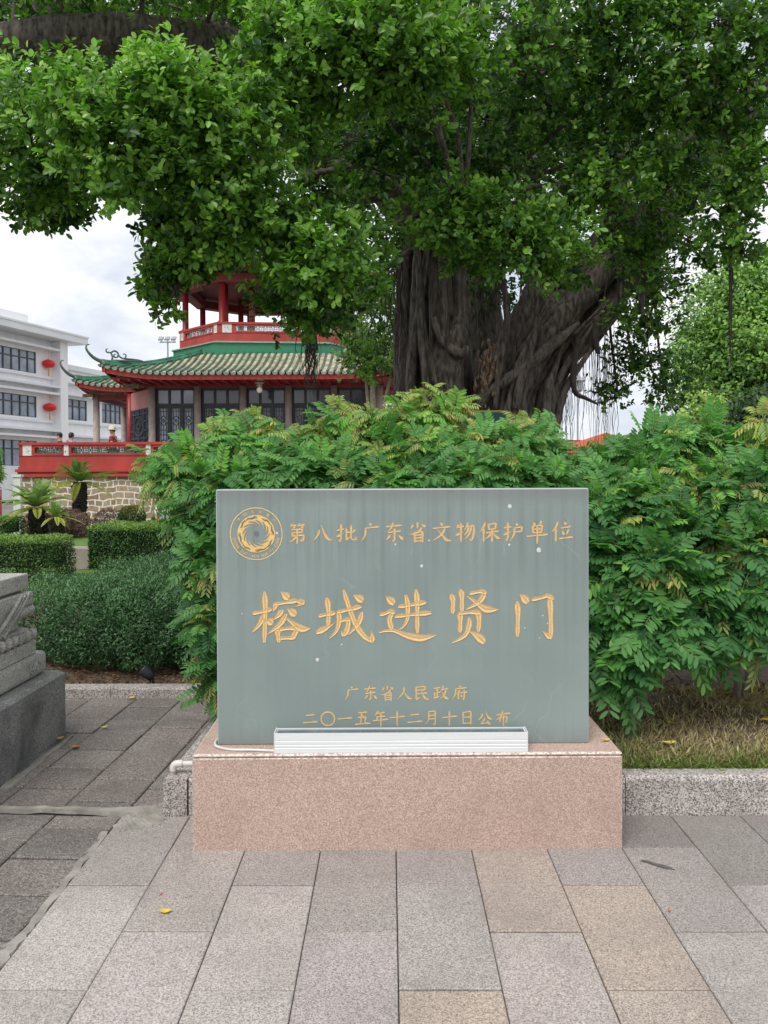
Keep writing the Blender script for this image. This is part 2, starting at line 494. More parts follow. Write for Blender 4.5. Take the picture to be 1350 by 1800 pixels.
# ------------------------------------------------------------------ kerbs and planting beds
def kerb_run(name, pts, wid, h, rnd=0.018, joints=0.9):
    """granite kerb stones along the outer line pts, body to the left of the direction of travel"""
    mb = MB()
    for a, b in zip(pts[:-1], pts[1:]):
        a = Vector((a[0], a[1], 0)); b = Vector((b[0], b[1], 0))
        u = (b - a).normalized(); v = Vector((-u.y, u.x, 0)); L = (b - a).length
        n = max(1, round(L / joints))
        for k in range(n):
            s0 = L * k / n + (0.002 if k else 0); s1 = L * (k + 1) / n - 0.002
            prof = [(0, -.05), (0, h - rnd), (rnd*.3, h - rnd*.3), (rnd, h), (wid, h - 0.004), (wid, -.05)]
            vs = []
            for s in (s0, s1):
                for (q, z) in prof:
                    p = a + u*s + v*q; vs.append((p.x, p.y, z))
            m = len(prof)
            mb.add(vs, [tuple(range(m)), tuple(range(2*m-1, m-1, -1))] + [(i, i + m, (i+1) % m + m, (i+1) % m) for i in range(m)])
    o = mb.build(name, g_kerb)
    o['kind'] = 'structure'
    return o
kerb_run('kerb', [(-0.80, KY), (6.5, KY + 0.0)], 0.105, 0.170)
kerb_run('kerb', [(-0.945, 5.50), (-0.998, KY - 0.004)], 0.105, 0.165)
kerb_run('kerb', [(-0.885, KY - 0.004), (-0.806, KY - 0.004)], 0.105, 0.168)
kerb_run('kerb', [(-5.5, 5.42), (-0.99, 5.42)], 0.13, 0.066, 0.012)

def bumpy(name, x0, x1, y0, y1, z, amp, mat, nx=60, ny=40, kind='structure'):
    mb = MB()
    vs = []
    ph = [random.uniform(0, 6) for _ in range(6)]
    for j in range(ny + 1):
        for i in range(nx + 1):
            x = x0 + (x1 - x0) * i / nx; y = y0 + (y1 - y0) * j / ny
            e = min(1.0, min(x - x0, x1 - x, y - y0, y1 - y) / 0.4)
            h = math.sin(x*2.1 + ph[0]) * math.sin(y*1.7 + ph[1]) + .5*math.sin(x*5.3 + ph[2]) * math.sin(y*6.1 + ph[3]) + random.uniform(-.4, .4)
            vs.append((x, y, z + amp * (0.8 + 0.5 * h) * e))
    fs = [(j*(nx+1)+i, j*(nx+1)+i+1, (j+1)*(nx+1)+i+1, (j+1)*(nx+1)+i) for j in range(ny) for i in range(nx)]
    o = mb.add(vs, fs).build(name, mat, smooth_=True)
    o['kind'] = kind
    return o
bumpy('soil', -0.90, 6.6, KY + 0.10, 13.0, 0.135, 0.035, soil, 90, 110)
bumpy('soil', -5.5, -0.905, 5.54, 9.4, 0.02, 0.02, soil, 60, 50)
sheet('lawn', -30, 8, 9.4, 26.5, -0.012, lawn_m)

# dry grass and litter in front of the shrubs on the right
def grass_field(lv, k, x0, x1, y0, y1, green_edge=True):
    x = RNG.uniform(x0, x1, k); y = y0 + (y1 - y0) * RNG.uniform(0, 1, k) ** 1.15
    patch = np.sin(x*3.1 + 1) * np.sin(y*4.3) + 0.6*np.sin(x*7.7) * np.cos(y*6.1 + x)
    keep = RNG.uniform(-1.6, 1.0, k) < patch + 0.55 - np.clip(y - 4.25, 0, 2) * 1.2
    x, y, patch = x[keep], y[keep], patch[keep]; k = len(x)
    b = np.stack([x, y, np.full(k, 0.150)], 1)
    d = unit(np.stack([RNG.normal(0, .65, k), RNG.normal(-.12, .65, k), RNG.uniform(.12, .8, k)], 1))
    n = unit(rdir(k) + np.array([0, -.6, .5]))
    green = np.clip(np.exp(-(y - y0) / 0.16) * 1.25 + RNG.normal(-.25, .28, k) + 0.30 * (patch > .75) + .35 * np.exp(-((x - 1.0)**2 + (y - 4.1)**2) / .05), 0, 1)
    dry = lerpc((.34, .25, .14), (.78, .66, .42), RNG.uniform(0, 1, k))
    gr = lerpc((.09, .17, .03), (.26, .40, .09), RNG.uniform(0, 1, k))
    c = dry + (gr - dry) * green[:, None]
    lv.add(b, d, n, RNG.uniform(.03, .085, k), RNG.uniform(.0018, .0036, k), c, 0.1, RNG.uniform(.0, .5, k)[:, None])
lv = Leaves()
grass_field(lv, 60000, 0.93, 3.4, KY + 0.115, 5.0)
o = lv.build('dry_grass', dry_m); tag(o, 'straw coloured dry grass with green tufts behind the right kerb', 'grass', kind='stuff')
lv = Leaves()
k = 900
b = np.stack([RNG.uniform(.9, 3.4, k), KY + .13 + 1.6 * RNG.uniform(0, 1, k) ** .7, RNG.uniform(.155, .19, k)], 1)
lv.add(b, rdir(k) * np.array([1, 1, .3]), unit(rdir(k) * .6 + np.array([0, 0, 1.])), RNG.uniform(.025, .06, k), RNG.uniform(.012, .03, k), lerpc((.10, .05, .028), (.30, .17, .10), RNG.uniform(0, 1, k)), .2, .25)
k = 1500
b = np.stack([RNG.uniform(-2.6, -.95, k), RNG.uniform(5.56, 6.4, k), RNG.uniform(.045, .065, k)], 1)
lv.add(b, rdir(k) * np.array([1, 1, .3]), unit(rdir(k) * .6 + np.array([0, 0, 1.])), RNG.uniform(.015, .045, k), RNG.uniform(.008, .02, k), lerpc((.06, .035, .02), (.22, .13, .08), RNG.uniform(0, 1, k)), .2, .25)
o = lv.build('leaf_litter', dry_m); tag(o, 'brown fallen leaf litter on the bare garden soil', 'litter', kind='stuff')

# fallen yellow leaves one can count
def fallen(px, py, z, size, col, label, rz):
    d = (EYE - z) * F / (py - HOR)
    x = (px - VPX) / F * d
    m = m_plain('fallen_leaf', col, 0.55, 0.2, 40)
    n = 6
    vs, fs = [], []
    for i in range(n + 1):
        t = i / n
        wd = size * 0.3 * math.sin(math.pi * min(1, t * .96 + .04)) ** .8
        z_ = 0.006 + size * .22 * abs(t - .45) ** 1.5
        for q in (-1, 0, 1):
            vs.append((size * (t - .5), wd * q, z_ + abs(q) * size * .06))
    for i in range(n):
        for q in (0, 1):
            a = i * 3 + q
            fs.append((a, a + 1, a + 4, a + 3))
    mb = MB().add(vs, fs)
    mb.tube([(-size*.5, 0, .01), (-size*.68, size*.04, .016), (-size*.8, size*.1, .008)], [size*.02, size*.016, size*.012], 5)
    o = mb.build('fallen_leaf', m, smooth_=True)
    o.location = (x, d, z); o.rotation_euler = (0, 0, rz)
    return tag(o, label, 'leaf', 'fallen leaves')
YEL = (.72, .52, .03)
fallen(285, 1611, 0.0, .042, YEL, 'bright yellow curled leaf lying on the pale paving left of the pink plinth', 0.1)
fallen(227, 1229, .0, .05, YEL, 'yellow leaf at the foot of the low far kerb', .9)
fallen(178, 1281, .0, .045, (.66, .55, .10), 'yellow leaf in the middle of the dark path', .4)
fallen(99, 1301, .004, .05, YEL, 'yellow leaf beside the carved pedestal foot', .8)
fallen(126, 1316, .0, .055, (.42, .15, .06), 'rust brown leaf on the dark path near the pedestal', 2.9)
fallen(1176, 1311, .185, .065, (.70, .56, .14), 'pale yellow leaf lying on the dry grass nearest the right kerb', .1)
fallen(1178, 1275, .185, .05, YEL, 'small bright yellow leaf deeper in the dry grass below the shrubs', 2.2)
fallen(1345, 1270, .185, .055, YEL, 'yellow leaf on the dry grass farthest from the plinth', .4)
fallen(277, 1580, 0.0, .012, (.40, .03, .03), 'tiny red petal scrap on the pale paving behind the curled yellow leaf', 1.0)
fallen(329, 1582, 0.0, .013, (.42, .22, .10), 'tiny tan scrap on the pale paving nearest the plinth corner', .3)
fallen(1176, 1609, 0.0, .016, (.45, .20, .04), 'tiny orange leaf scrap on the pale paving in front of the right kerb', 1.2)
fallen(1065, 1306, .384, .035, YEL, 'tiny yellow leaf on top of the pink plinth', .4)

# ------------------------------------------------------------------ plinth and inscribed slab
def bevel_box(name, x0, x1, y0, y1, z0, z1, mats, bev, parent=None, seg=1):
    mb = MB().box(x0, x1, y0, y1, z0, z1)
    me = bpy.data.meshes.new(name)
    me.from_pydata(mb.v, [], mb.f); me.update()
    bm = bmesh.new(); bm.from_mesh(me)
    r_ = bmesh.ops.bevel(bm, geom=list(bm.edges), offset=bev, segments=seg, profile=0.5, affect='EDGES')
    for f in r_['faces']: f.material_index = 1
    bm.to_mesh(me); bm.free()
    return link(name, me, mats, parent)
PLX0, PLX1, PLY = -0.790, 0.918, 3.19
pl = empty('stone_plinth', (0.06, 3.4, 0), 0, 'low pink speckled granite plinth with pale edges under the grey slab', 'plinth')
pl.rotation_euler[2] = R(0.8)
def loc(o, p): o.location = -p.location
bx_ = bevel_box('cladding', PLX0 - .06, PLX1 - .06, PLY - 3.4, PLY - 3.4 + .52, -.01, .368, [g_pink, g_pinkedge], .004, pl)
bx_ = bevel_box('top_slab', PLX0 - .061, PLX1 - .059, PLY - 3.4 - .001, PLY - 3.4 + .522, .3685, .384, [g_pink, g_pinkedge], .0085, pl)

# slab material: grey green sandstone with rain streaks
def m_slab(name, edge=False):
    m, t, b = nmat(name)
    v = coords(t)
    base = ramp(t, noise(t, v, 420, 2), [(0.25, (0.195, 0.246, 0.234)), (0.75, (0.295, 0.360, 0.341))])
    base = mixc(t, base, ramp(t, noise(t, v, 2.2, 5), [(0.3, (.90, .90, .90)), (0.7, (1.08, 1.08, 1.08))]), 1.0, 'MULTIPLY')
    # streaks: narrow in x, long in z
    vs = coords(t, (34, 34, 1.1))
    st = ramp(t, noise(t, vs, 1.0, 4, .6), [(0.46, 0.0), (0.68, 0.75)])
    sep = t.nodes.new('ShaderNodeSeparateXYZ')
    c = t.nodes.new('ShaderNodeTexCoord'); t.links.new(c.outputs['Object'], sep.inputs[0])
    zz = ramp(t, sep.outputs['Z'], [(0.0, .35), (0.12, .05), (0.38, .12), (0.55, .30), (0.66, .28), (0.80, .75), (0.97, .40), (1.0, .85)])
    mapz = t.nodes.new('ShaderNodeMapRange'); mapz.inputs['From Min'].default_value = 0; mapz.inputs['From Max'].default_value = 1.05
    t.links.new(sep.outputs['Z'], mapz.inputs['Value']); zin = [l for l in t.links if l.to_node.type == 'VALTORGB' and l.from_socket == sep.outputs['Z']][0]
    to = zin.to_socket; t.links.remove(zin); t.links.new(mapz.outputs[0], to)
    mu = t.nodes.new('ShaderNodeMath'); mu.operation = 'MULTIPLY'
    t.links.new(st, mu.inputs[0]); t.links.new(zz, mu.inputs[1])
    base = mixc(t, base, (0.15, 0.175, 0.17), mu.outputs[0])
    # dirty top band and darker band at the foot
    dn = noise(t, coords(t, (9, 9, 3)), 1.0, 4)
    ad = t.nodes.new('ShaderNodeMath'); ad.operation = 'ADD'; t.links.new(mapz.outputs[0], ad.inputs[0])
    m2 = t.nodes.new('ShaderNodeMath'); m2.operation = 'MULTIPLY'; m2.inputs[1].default_value = 0.05; t.links.new(dn, m2.inputs[0]); t.links.new(m2.outputs[0], ad.inputs[1])
    band = ramp(t, ad.outputs[0], [(0.0, .0), (0.022, .6), (0.05, .25), (0.10, 0.0), (0.955, 0.0), (1.0, .55)])
    base = mixc(t, base, (0.20, 0.205, 0.205), band)
    # thin pale scratches
    wv = N(t, 'ShaderNodeTexWave', Scale=1.7, Distortion=9.0, Detail=3.0)
    wv.inputs['Detail Scale'].default_value = 1.6
    t.links.new(coords(t, (1, 1, 1.6)), wv.inputs['Vector'])
    sc = ramp(t, wv.outputs['Fac'], [(0.988, 0.0), (1.0, .11)])
    sm = t.nodes.new('ShaderNodeMath'); sm.operation = 'MULTIPLY'; t.links.new(sc, sm.inputs[0]); t.links.new(ramp(t, noise(t, v, 3.1, 2), [(.5, 0.), (.65, 1.)]), sm.inputs[1])
    base = mixc(t, base, (0.56, 0.60, 0.58), sm.outputs[0])
    if edge: base = mixc(t, base, (0.55, 0.62, 0.59), 0.5)
    t.links.new(base, b.inputs['Base Color'])
    b.inputs['Roughness'].default_value = 0.62
    b.inputs['Specular IOR Level'].default_value = 0.35
    bump(t, b, noise(t, v, 380, 2), 0.06, 0.002)
    return m
slab_m = m_slab('grey_green_sandstone'); slab_e = m_slab('worn_sandstone_edge', True)
SLY = 3.30
SW, SH = 1.524, 1.048
sl = empty('inscribed_slab', (0.052, SLY, 0.3845), R(0.6), 'grey green stone slab with gold Chinese inscription standing on the pink plinth', 'stele')
bevel_box('stone_body', -SW/2, SW/2, 0, .14, 0, SH, [slab_m, slab_e], .0045, sl)

gold = None
def m_gold():
    m, t, b = nmat('gold_leaf_paint')
    v = coords(t)
    a = t.nodes.new('ShaderNodeAttribute'); a.attribute_name = 'Col'
    c = mixc(t, a.outputs['Color'], ramp(t, noise(t, v, 260, 3), [(.3, (.78, .72, .62)), (.7, (1.12, 1.1, 1.08))]), 1.0, 'MULTIPLY')
    t.links.new(c, b.inputs['Base Color'])
    b.inputs['Roughness'].default_value = 0.5
    b.inputs['Metallic'].default_value = 0.0
    return m
gold = m_gold()
PROF = {'h': [.55, .75, .58, .55, .62, .85, .95, .55], 'v': [.45, 1.2, 1.1, .85, .8, .85, .95, .5], 'p': [.55, 1.05, 1.0, .85, .66, .45, .2],
        'n': [.3, .5, .7, .95, 1.25, 1.3, .8, .12], 'd': [.2, .7, 1.15, 1.35, .9], 'r': [.6, 1.2, .95, .6, .3, .12], 's': [.5, .95, .9, .95, 1.0, 1.1, 1.0, .55],
        'o': [.85] * 8, 'k': [.5, 1.1, .8, .5, .2, .1]}
def stroke(V, F_, C_, typ, pts, w, depth=0.0014, proud=0.0016, jit=0.0):
    """a V-cut brush stroke in slab face metres: rim proud of the face, gold valley between"""
    pv = [Vector((p[0], p[1], 0)) for p in pts]
    closed = (typ == 'o')
    if len(pv) == 2: pv = [pv[0], pv[0].lerp(pv[1], .5), pv[1]]
    sp, _ = smooth(pv, [1] * len(pv), 7)
    L = [0]
    for a, b in zip(sp[:-1], sp[1:]): L.append(L[-1] + (b - a).length)
    pr = PROF[typ]
    n0 = len(V)
    m = len(sp)
    for i, p in enumerate(sp):
        t = (sp[min(i+1, m-1)] - sp[max(i-1, 0)])
        t = t.normalized() if t.length > 1e-9 else Vector((1, 0, 0))
        nn = Vector((-t.y, t.x, 0))
        q = L[i] / L[-1] * (len(pr) - 1)
        k = min(int(q), len(pr) - 2)
        h = (pr[k] + (pr[k+1] - pr[k]) * (q - k)) * w / 2
        ext = t * (w * .16 if i == m - 1 else (-w * .16 if i == 0 else 0))
        for s, z, c in ((1.16, 0.0002, 0), (1.0, proud, 0), (0.62, proud * .72, 1), (0.0, proud - depth, 2), (-.62, proud * .72, 1), (-1.0, proud, 0), (-1.16, 0.0002, 0)):
            V.append((p.x + nn.x * h * s + ext.x * (1 - abs(s) * .5), -z, p.y + nn.y * h * s + ext.y * (1 - abs(s) * .5)))
            C_.append(((.52, .35, .15), (.90, .67, .34), (.64, .42, .18))[c])
    for i in range(m - 1):
        for k in range(6):
            F_.append((n0 + i*7 + k, n0 + i*7 + k + 1, n0 + (i+1)*7 + k + 1, n0 + (i+1)*7 + k))
def gold_mesh(name, V, F_, C_, label=None):
    me = bpy.data.meshes.new(name)
    me.from_pydata(V, [], F_); me.update()
    ca = me.color_attributes.new('Col', 'FLOAT_COLOR', 'POINT')
    ca.data.foreach_set('color', np.concatenate([np.array(C_, np.float32), np.ones((len(C_), 1), np.float32)], 1).ravel())
    o = link(name, me, gold, sl)
    if label: o['label'] = label
    return o
def face(px, py):
    """photo pixel -> metres on the slab face"""
    u = (px - 381.5) / 654.5
    vv = (py - (862 - 6 * u)) / (450.0 + 3 * u)
    return ((u - .5) * SW, (1 - vv) * SH)
def chars(s):
    out_ = []
    for st in s.split(';'):
        typ = st[0]
        nums = [float(q) for q in st[1:].split(',')]
        out_.append((typ, list(zip(nums[0::2], nums[1::2]))))
    return out_
BIG = {  # crop origin x, y, scale, strokes
 '榕': (420, 1020, 4.5, 'h116,268,190,255,258,235;v208,97,212,250,203,496;p205,275,165,355,108,415;d222,316,266,346;d342,98,394,148;p298,183,290,215,273,250;h290,195,380,180,462,166;k462,172,512,180,478,200,442,220;p348,243,320,280,278,315;d390,233,450,278;p376,276,330,352,230,430;n372,298,450,362,505,392,568,383;v305,398,312,440,318,494;h308,400,385,388,440,385,465,398;s462,398,445,430,425,462;h322,466,385,463,446,458'),
 '城': (420, 1020, 4.5, 'h638,288,700,275,760,262;v700,145,712,255,707,368;r618,420,690,385,766,338;p790,245,795,330,770,410,718,463;h785,256,880,235,966,212;h800,330,840,318,876,314;s872,316,860,390,835,440;r838,438,824,425,808,408;s832,82,865,190,920,340,985,440,1052,490;r1054,492,1055,450,1048,400;p976,260,945,350,866,435;d914,122,980,166'),
 '进': (660, 1025, 11.25, 'd222,278,368,408;h103,632,200,612,300,568,385,592;s345,590,285,740,335,935;n85,985,200,955,380,955,550,1022,760,1085,950,1100,1212,1032;h472,472,650,450,995,386;h402,668,640,642,1098,594;p605,250,640,400,640,700,560,860,460,936;v810,140,832,400,832,992'),
 '贤': (780, 1025, 6.136, 'v85,123,105,200,100,326;v188,72,200,150,200,305;h290,112,410,92,462,112;p452,100,390,200,245,286;n264,145,370,222,460,286,590,285;v180,322,183,420,178,532;h165,332,300,318,402,322;v378,316,385,430,376,522;p275,382,280,450,230,570,93,648;d290,528,345,560,438,642'),
 '门': (780, 1025, 6.136, 'd832,122,908,206;v797,203,805,350,797,576;h960,178,1060,158,1120,138,1190,165;v1150,145,1160,400,1160,594;r1165,592,1125,565,1068,520'),
}
V, F_, C_ = [], [], []
for ch, (ox, oy, sc_, st) in BIG.items():
    for typ, pts in chars(st):
        q = [face(ox + x / sc_, oy + y / sc_) for x, y in pts]
        stroke(V, F_, C_, typ, q, 0.0210 if typ != 'd' else 0.0245, 0.0021, 0.0020)
gold_mesh('main_inscription', V, F_, C_, 'five large gold characters across the middle of the slab')
G = {
 '第': 'p28,5,15,22;h22,14,45,10;d32,15,38,24;p62,3,50,20;h58,12,85,7;d70,13,78,22;h22,33,75,28;v75,28,72,45;h25,48,72,44;v27,48,22,62;h22,63,82,58;s82,58,80,78,72,88;r72,88,60,80;v50,30,50,65,49,102;p47,64,30,82,8,95',
 '八': 'p38,35,30,60,5,92;n48,12,62,50,80,78,104,84',
 '批': 'h5,38,38,30;v24,8,24,60,22,90;r22,92,10,82;r4,68,42,50;v50,28,50,80;r48,84,72,66;h50,50,68,45;v74,12,73,70,80,82;h80,84,96,82;r97,84,95,64;p93,34,74,54',
 '广': 'd45,2,55,14;h25,28,92,20;p27,28,25,60,5,95',
 '东': 'h10,22,86,14;p45,2,36,25,20,48;h20,50,82,42;v52,30,52,70,50,92;r50,93,38,84;p30,62,22,75,8,88;d70,60,92,84',
 '省': 'v50,2,50,28;p28,14,16,34;d70,10,88,22;p72,26,50,50,6,64;v36,50,36,100;h36,50,74,46;v75,46,74,100;h38,64,72,61;h38,78,72,75;h38,93,72,90',
 '文': 'd45,3,55,16;h8,32,92,22;p68,28,50,62,3,95;n30,38,55,66,75,88,104,92',
 '物': 'p16,15,8,34;h14,28,42,22;v28,5,28,60,28,100;r4,66,46,48;p62,5,56,25,42,42;h56,24,92,18;s92,18,90,60,80,92;r80,92,66,82;p68,26,58,50,42,66;p80,24,68,60,44,88',
 '保': 'p30,5,20,30,2,52;v22,32,22,100;v46,12,48,38;h46,14,82,8;v82,8,80,34;h48,38,80,34;h34,55,96,46;v63,38,63,100;p60,55,48,72,30,86;n66,54,80,70,92,80,106,82',
 '护': 'h5,32,40,26;v24,5,24,60,22,92;r22,92,10,84;r4,66,44,48;d62,8,72,20;h56,32,92,26;v92,26,90,50;h56,52,90,48;p56,32,54,62,34,98',
 '单': 'd30,5,40,18;p72,0,60,18;v28,22,30,58;h28,24,74,18;v74,18,72,54;h30,40,72,36;h30,57,72,53;h0,74,102,64;v51,22,51,70,50,110',
 '位': 'p32,4,22,30,2,55;v22,34,22,100;d62,3,72,16;h48,34,94,26;d52,46,62,66;p84,40,74,68;h38,86,104,78',
 '人': 'p48,8,42,45,2,92;n46,40,60,62,78,82,104,88',
 '民': 'h15,12,75,6;v75,6,72,30;h16,32,72,28;v15,12,15,92;r15,92,44,74;h18,56,86,48;n50,30,60,62,76,84,94,96;r94,95,94,74',
 '政': 'h5,20,46,14;v27,20,27,78;h28,48,46,45;v10,46,10,80;r4,84,52,70;p66,2,60,24,46,46;h62,28,98,20;p86,26,72,62,42,94;n58,42,72,68,86,84,106,90',
 '府': 'd48,2,58,13;h24,24,94,16;p25,24,22,60,2,96;p48,34,42,50,30,62;v42,54,42,94;h52,52,100,45;v80,30,80,70,78,94;r78,94,66,86;d58,64,66,76',
 '二': 'h22,30,78,24;h2,80,100,72', '一': 'h2,55,100,46',
 '五': 'h22,14,80,8;v46,12,36,88;h20,46,72,40;v72,40,66,88;h0,92,102,84',
 '年': 'p36,2,26,20,12,36;h30,18,80,10;h28,42,84,36;v30,40,30,62;h0,68,104,58;v56,16,56,60,55,110',
 '十': 'h2,48,102,38;v50,2,50,50,50,106',
 '月': 'p28,8,28,60,4,98;h28,8,74,2;v74,2,74,60,72,98;r72,98,56,86;h30,34,72,30;h30,58,72,54',
 '日': 'v24,12,24,92;h24,13,76,6;v76,6,76,98;h26,48,74,44;h26,88,74,84',
 '公': 'p38,22,28,45,2,70;n56,4,68,34,84,54,106,60;p52,52,42,72,24,90;h24,92,78,82;d66,66,86,98',
 '布': 'h6,32,102,18;p50,2,42,32,2,74;v32,50,30,80;h32,50,78,42;v78,42,76,80;r76,80,64,74;v54,34,54,70,54,108',
 '中': 'v20,25,22,62;h20,26,80,24;v80,24,78,62;h22,58,78,56;v50,2,50,50,50,105',
 '国': 'v12,8,12,98;h12,9,88,8;v88,8,88,98;h12,92,88,92;h28,28,72,27;h30,50,70,48;h26,74,74,72;v50,28,50,74;d62,56,72,68',
 '化': 'p32,4,20,34,2,56;v22,36,22,100;p88,20,70,44,46,62;v58,6,58,76;h58,86,96,84;r97,86,96,64',
 '遗': 'd8,10,20,22;v18,40,18,74;n2,84,30,80,60,94,104,94;h40,14,84,12;h34,30,94,28;v62,2,62,30;v44,42,44,72;h44,42,84,40;v84,40,84,72;p64,48,58,66,44,80;d70,66,86,80',
 '产': 'd48,2,56,14;h16,22,86,20;d32,30,40,44;p70,28,60,46;h22,52,92,48;p24,52,22,76,4,100',
}
def line_of(name, items, yc, tilt, size, w, label):
    V, F_, C_ = [], [], []
    for ch, xc in items:
        y = yc + tilt * (xc - 700)
        if ch == '〇':
            q = [face(xc + .46 * size * math.cos(a), y + .03 * size + .46 * size * math.sin(a)) for a in np.linspace(0, 2 * math.pi, 13)]
            stroke(V, F_, C_, 'o', q, w * 1.0, .0013, .0013)
            continue
        for typ, pts in chars(G[ch]):
            q = [face(xc + (x - 50) / 100 * size, y + (yy - 50) / 100 * size) for x, yy in pts]
            stroke(V, F_, C_, typ, q, w, .0013, .0013)
    return gold_mesh(name, V, F_, C_, label)
line_of('heading_inscription', zip('第八批广东省文物保护单位', (524, 567, 610, 652, 694, 735, 777, 819, 861, 903, 945, 988)), 936, -.012, 36, .0084, 'row of twelve small gold characters along the top of the slab')
line_of('issuer_inscription', zip('广东省人民政府', (618, 651, 681, 711, 741, 775, 808)), 1220, -.008, 27, .0066, 'upper of the two small gold rows at the slab foot')
line_of('date_inscription', zip('二〇一五年十二月十日公布', (545, 576, 606, 637, 668, 698, 729, 759, 790, 821, 852, 884)), 1264, -.004, 26, .0066, 'lowest row of small gold characters, a date')

# emblem
V, F_, C_ = [], [], []
EX, EY = 452.0, 939.5
def ering(r0, r1, z, n=96, wav=None, col=(.86, .66, .27), z2=None):
    n0 = len(V)
    for i in range(n):
        a = 2 * math.pi * i / n
        for k, r_ in enumerate((r0, r1)):
            rr = r_ + (wav(a, k) if wav else 0)
            x, y = face(EX + rr * math.cos(a), EY + rr * math.sin(a))
            V.append((x, -z, y)); C_.append(col)
    for i in range(n):
        j = (i + 1) % n
        F_.append((n0 + 2*i, n0 + 2*j, n0 + 2*j + 1, n0 + 2*i + 1))
ering(44.6, 46.2, .0012)
ering(23.5, 33.0, .0012, 144, lambda a, k: (.9 * math.sin(12 * a + 1) if k == 0 else 0), (.84, .60, .23))
for k in range(12):            # twelve curved flames turning inwards
    a0 = 2 * math.pi * k / 12
    pts = []
    for t in np.linspace(0, 1, 6):
        a = a0 + 1.0 * t; r_ = 25.5 - 10.5 * t ** 1.4
        pts.append(face(EX + r_ * math.cos(a), EY + r_ * math.sin(a)))
    stroke(V, F_, C_, 'r', pts, .0072, .0004, .0010)
gold_mesh('emblem', V, F_, C_, 'round gold emblem of a sun ring inside a thin circle')
# the four birds, left in bare stone on the gold ring
stone_dark = m_plain('bare_stone_cut', (.17, .18, .165), 0.8, 0.25, 200)
mb = MB()
for k in range(4):
    a0 = math.pi / 2 * k + .35
    def pt(a, r_): x, y = face(EX + r_ * math.cos(a), EY + r_ * math.sin(a)); return (x, -.0016, y)
    mb.tube([pt(a0, 29.8), pt(a0 + .18, 28.6), pt(a0 + .36, 30.8), pt(a0 + .55, 29.2), pt(a0 + .75, 30.2), pt(a0 + .95, 28.2), pt(a0 + 1.15, 30.4), pt(a0 + 1.3, 29.4)], [.0008, .0030, .0022, .0013, .0022, .0034, .0020, .0008], 6, True, 4)
    mb.tube([pt(a0 + .28, 31.8), pt(a0 + .40, 29.6), pt(a0 + .52, 31.6)], [.0009, .0016, .0007], 6, True, 3)
    mb.tube([pt(a0 + 1.02, 26.6), pt(a0 + 1.12, 28.4), pt(a0 + 1.28, 27.0)], [.0008, .0017, .0007], 6, True, 3)
mb.build('emblem_birds', stone_dark, sl)
mb = MB()
x, y = face(EX + .4, EY)
mb.add([(x + .0102 * math.cos(a), -.0009, y + .0102 * math.sin(a)) for a in np.linspace(0, 2*math.pi, 24, endpoint=False)], [tuple(range(24))])
mb.build('emblem_centre', stone_dark, sl)
# ring lettering
V, F_, C_ = [], [], []
for i, ch in enumerate('中国文化遗产'):
    a = R(-90 + (i - 2.5) * 20.5 + 1)
    cx, cy = EX + 39.0 * math.cos(a), EY + 39.0 * math.sin(a)
    th = a + math.pi / 2
    for typ, pts in chars(G[ch]):
        q = []
        for px_, py_ in pts:
            dx, dy = (px_ - 50) / 100 * 6.3, (py_ - 50) / 100 * 6.3
            q.append(face(cx + dx * math.cos(th) - dy * math.sin(th), cy + dx * math.sin(th) + dy * math.cos(th)))
        stroke(V, F_, C_, typ, q, .0021, .0003, .0008)
AL = {'Z': 's5,0,95,0;s95,0,5,100;s5,100,95,100', 'H': 's10,0,10,100;s90,0,90,100;s10,50,90,50', 'O': 'o50,0,90,20,90,80,50,100,10,80,10,20,50,0', 'N': 's10,100,10,0;s10,0,90,100;s90,100,90,0',
      'G': 's90,15,50,0,10,25,10,75,50,100,90,85;s90,85,90,55;s90,55,55,55', 'U': 's10,0,10,75,50,100,90,75,90,0', 'W': 's0,0,25,100;s25,100,50,20;s50,20,75,100;s75,100,100,0', 'E': 's10,0,10,100;s10,0,90,0;s10,50,75,50;s10,100,90,100',
      'A': 's5,100,50,0;s50,0,95,100;s25,62,75,62', 'Y': 's5,0,50,50;s95,0,50,50;s50,50,50,100', 'I': 's50,0,50,100', 'C': 's90,15,50,0,10,25,10,75,50,100,90,85'}
txt = 'ZHONG GUO  WEN HUA YI CHAN'
for i, ch in enumerate(txt):
    if ch == ' ': continue
    a = R(167 - i * (154.0 / (len(txt) - 1)))
    cx, cy = EX + 39.6 * math.cos(a), EY + 39.6 * math.sin(a)
    th = a - math.pi / 2
    for typ, pts in chars(AL[ch]):
        q = []
        for px_, py_ in pts:
            dx, dy = (px_ - 50) / 100 * 3.3, (py_ - 50) / 100 * 5.0
            q.append(face(cx + dx * math.cos(th) - dy * math.sin(th), cy + dx * math.sin(th) + dy * math.cos(th)))
        stroke(V, F_, C_, typ, q, .0021, .0003, .0008)
gold_mesh('emblem_lettering', V, F_, C_, 'tiny gold lettering round the emblem')
# bird droppings on the face
mb = MB()
for px, py, r_ in ((897, 889, .0085), (948, 966, .0105), (742, 995, .0065), (558, 1161, .0075), (896, 957, .005), (488, 938, .005), (696, 957, .004), (426, 1080, .003), (601, 1134, .0035), (955, 1082, .003), (963, 1096, .003), (923, 1104, .003), (949, 1122, .003), (755, 950, .004)):
    x, y = face(px, py)
    vs = [(x + r_ * math.cos(a) * random.uniform(.75, 1.1), -.0005, y + r_ * math.sin(a) * random.uniform(.8, 1.15)) for a in np.linspace(0, 2*math.pi, 14, endpoint=False)]
    mb.add(vs + [(x, -.0011, y)], [(i, (i + 1) % 14, 14) for i in range(14)])
mb.build('bird_droppings', m_plain('dried_white', (.66, .66, .64), .8, .2, 200), sl)

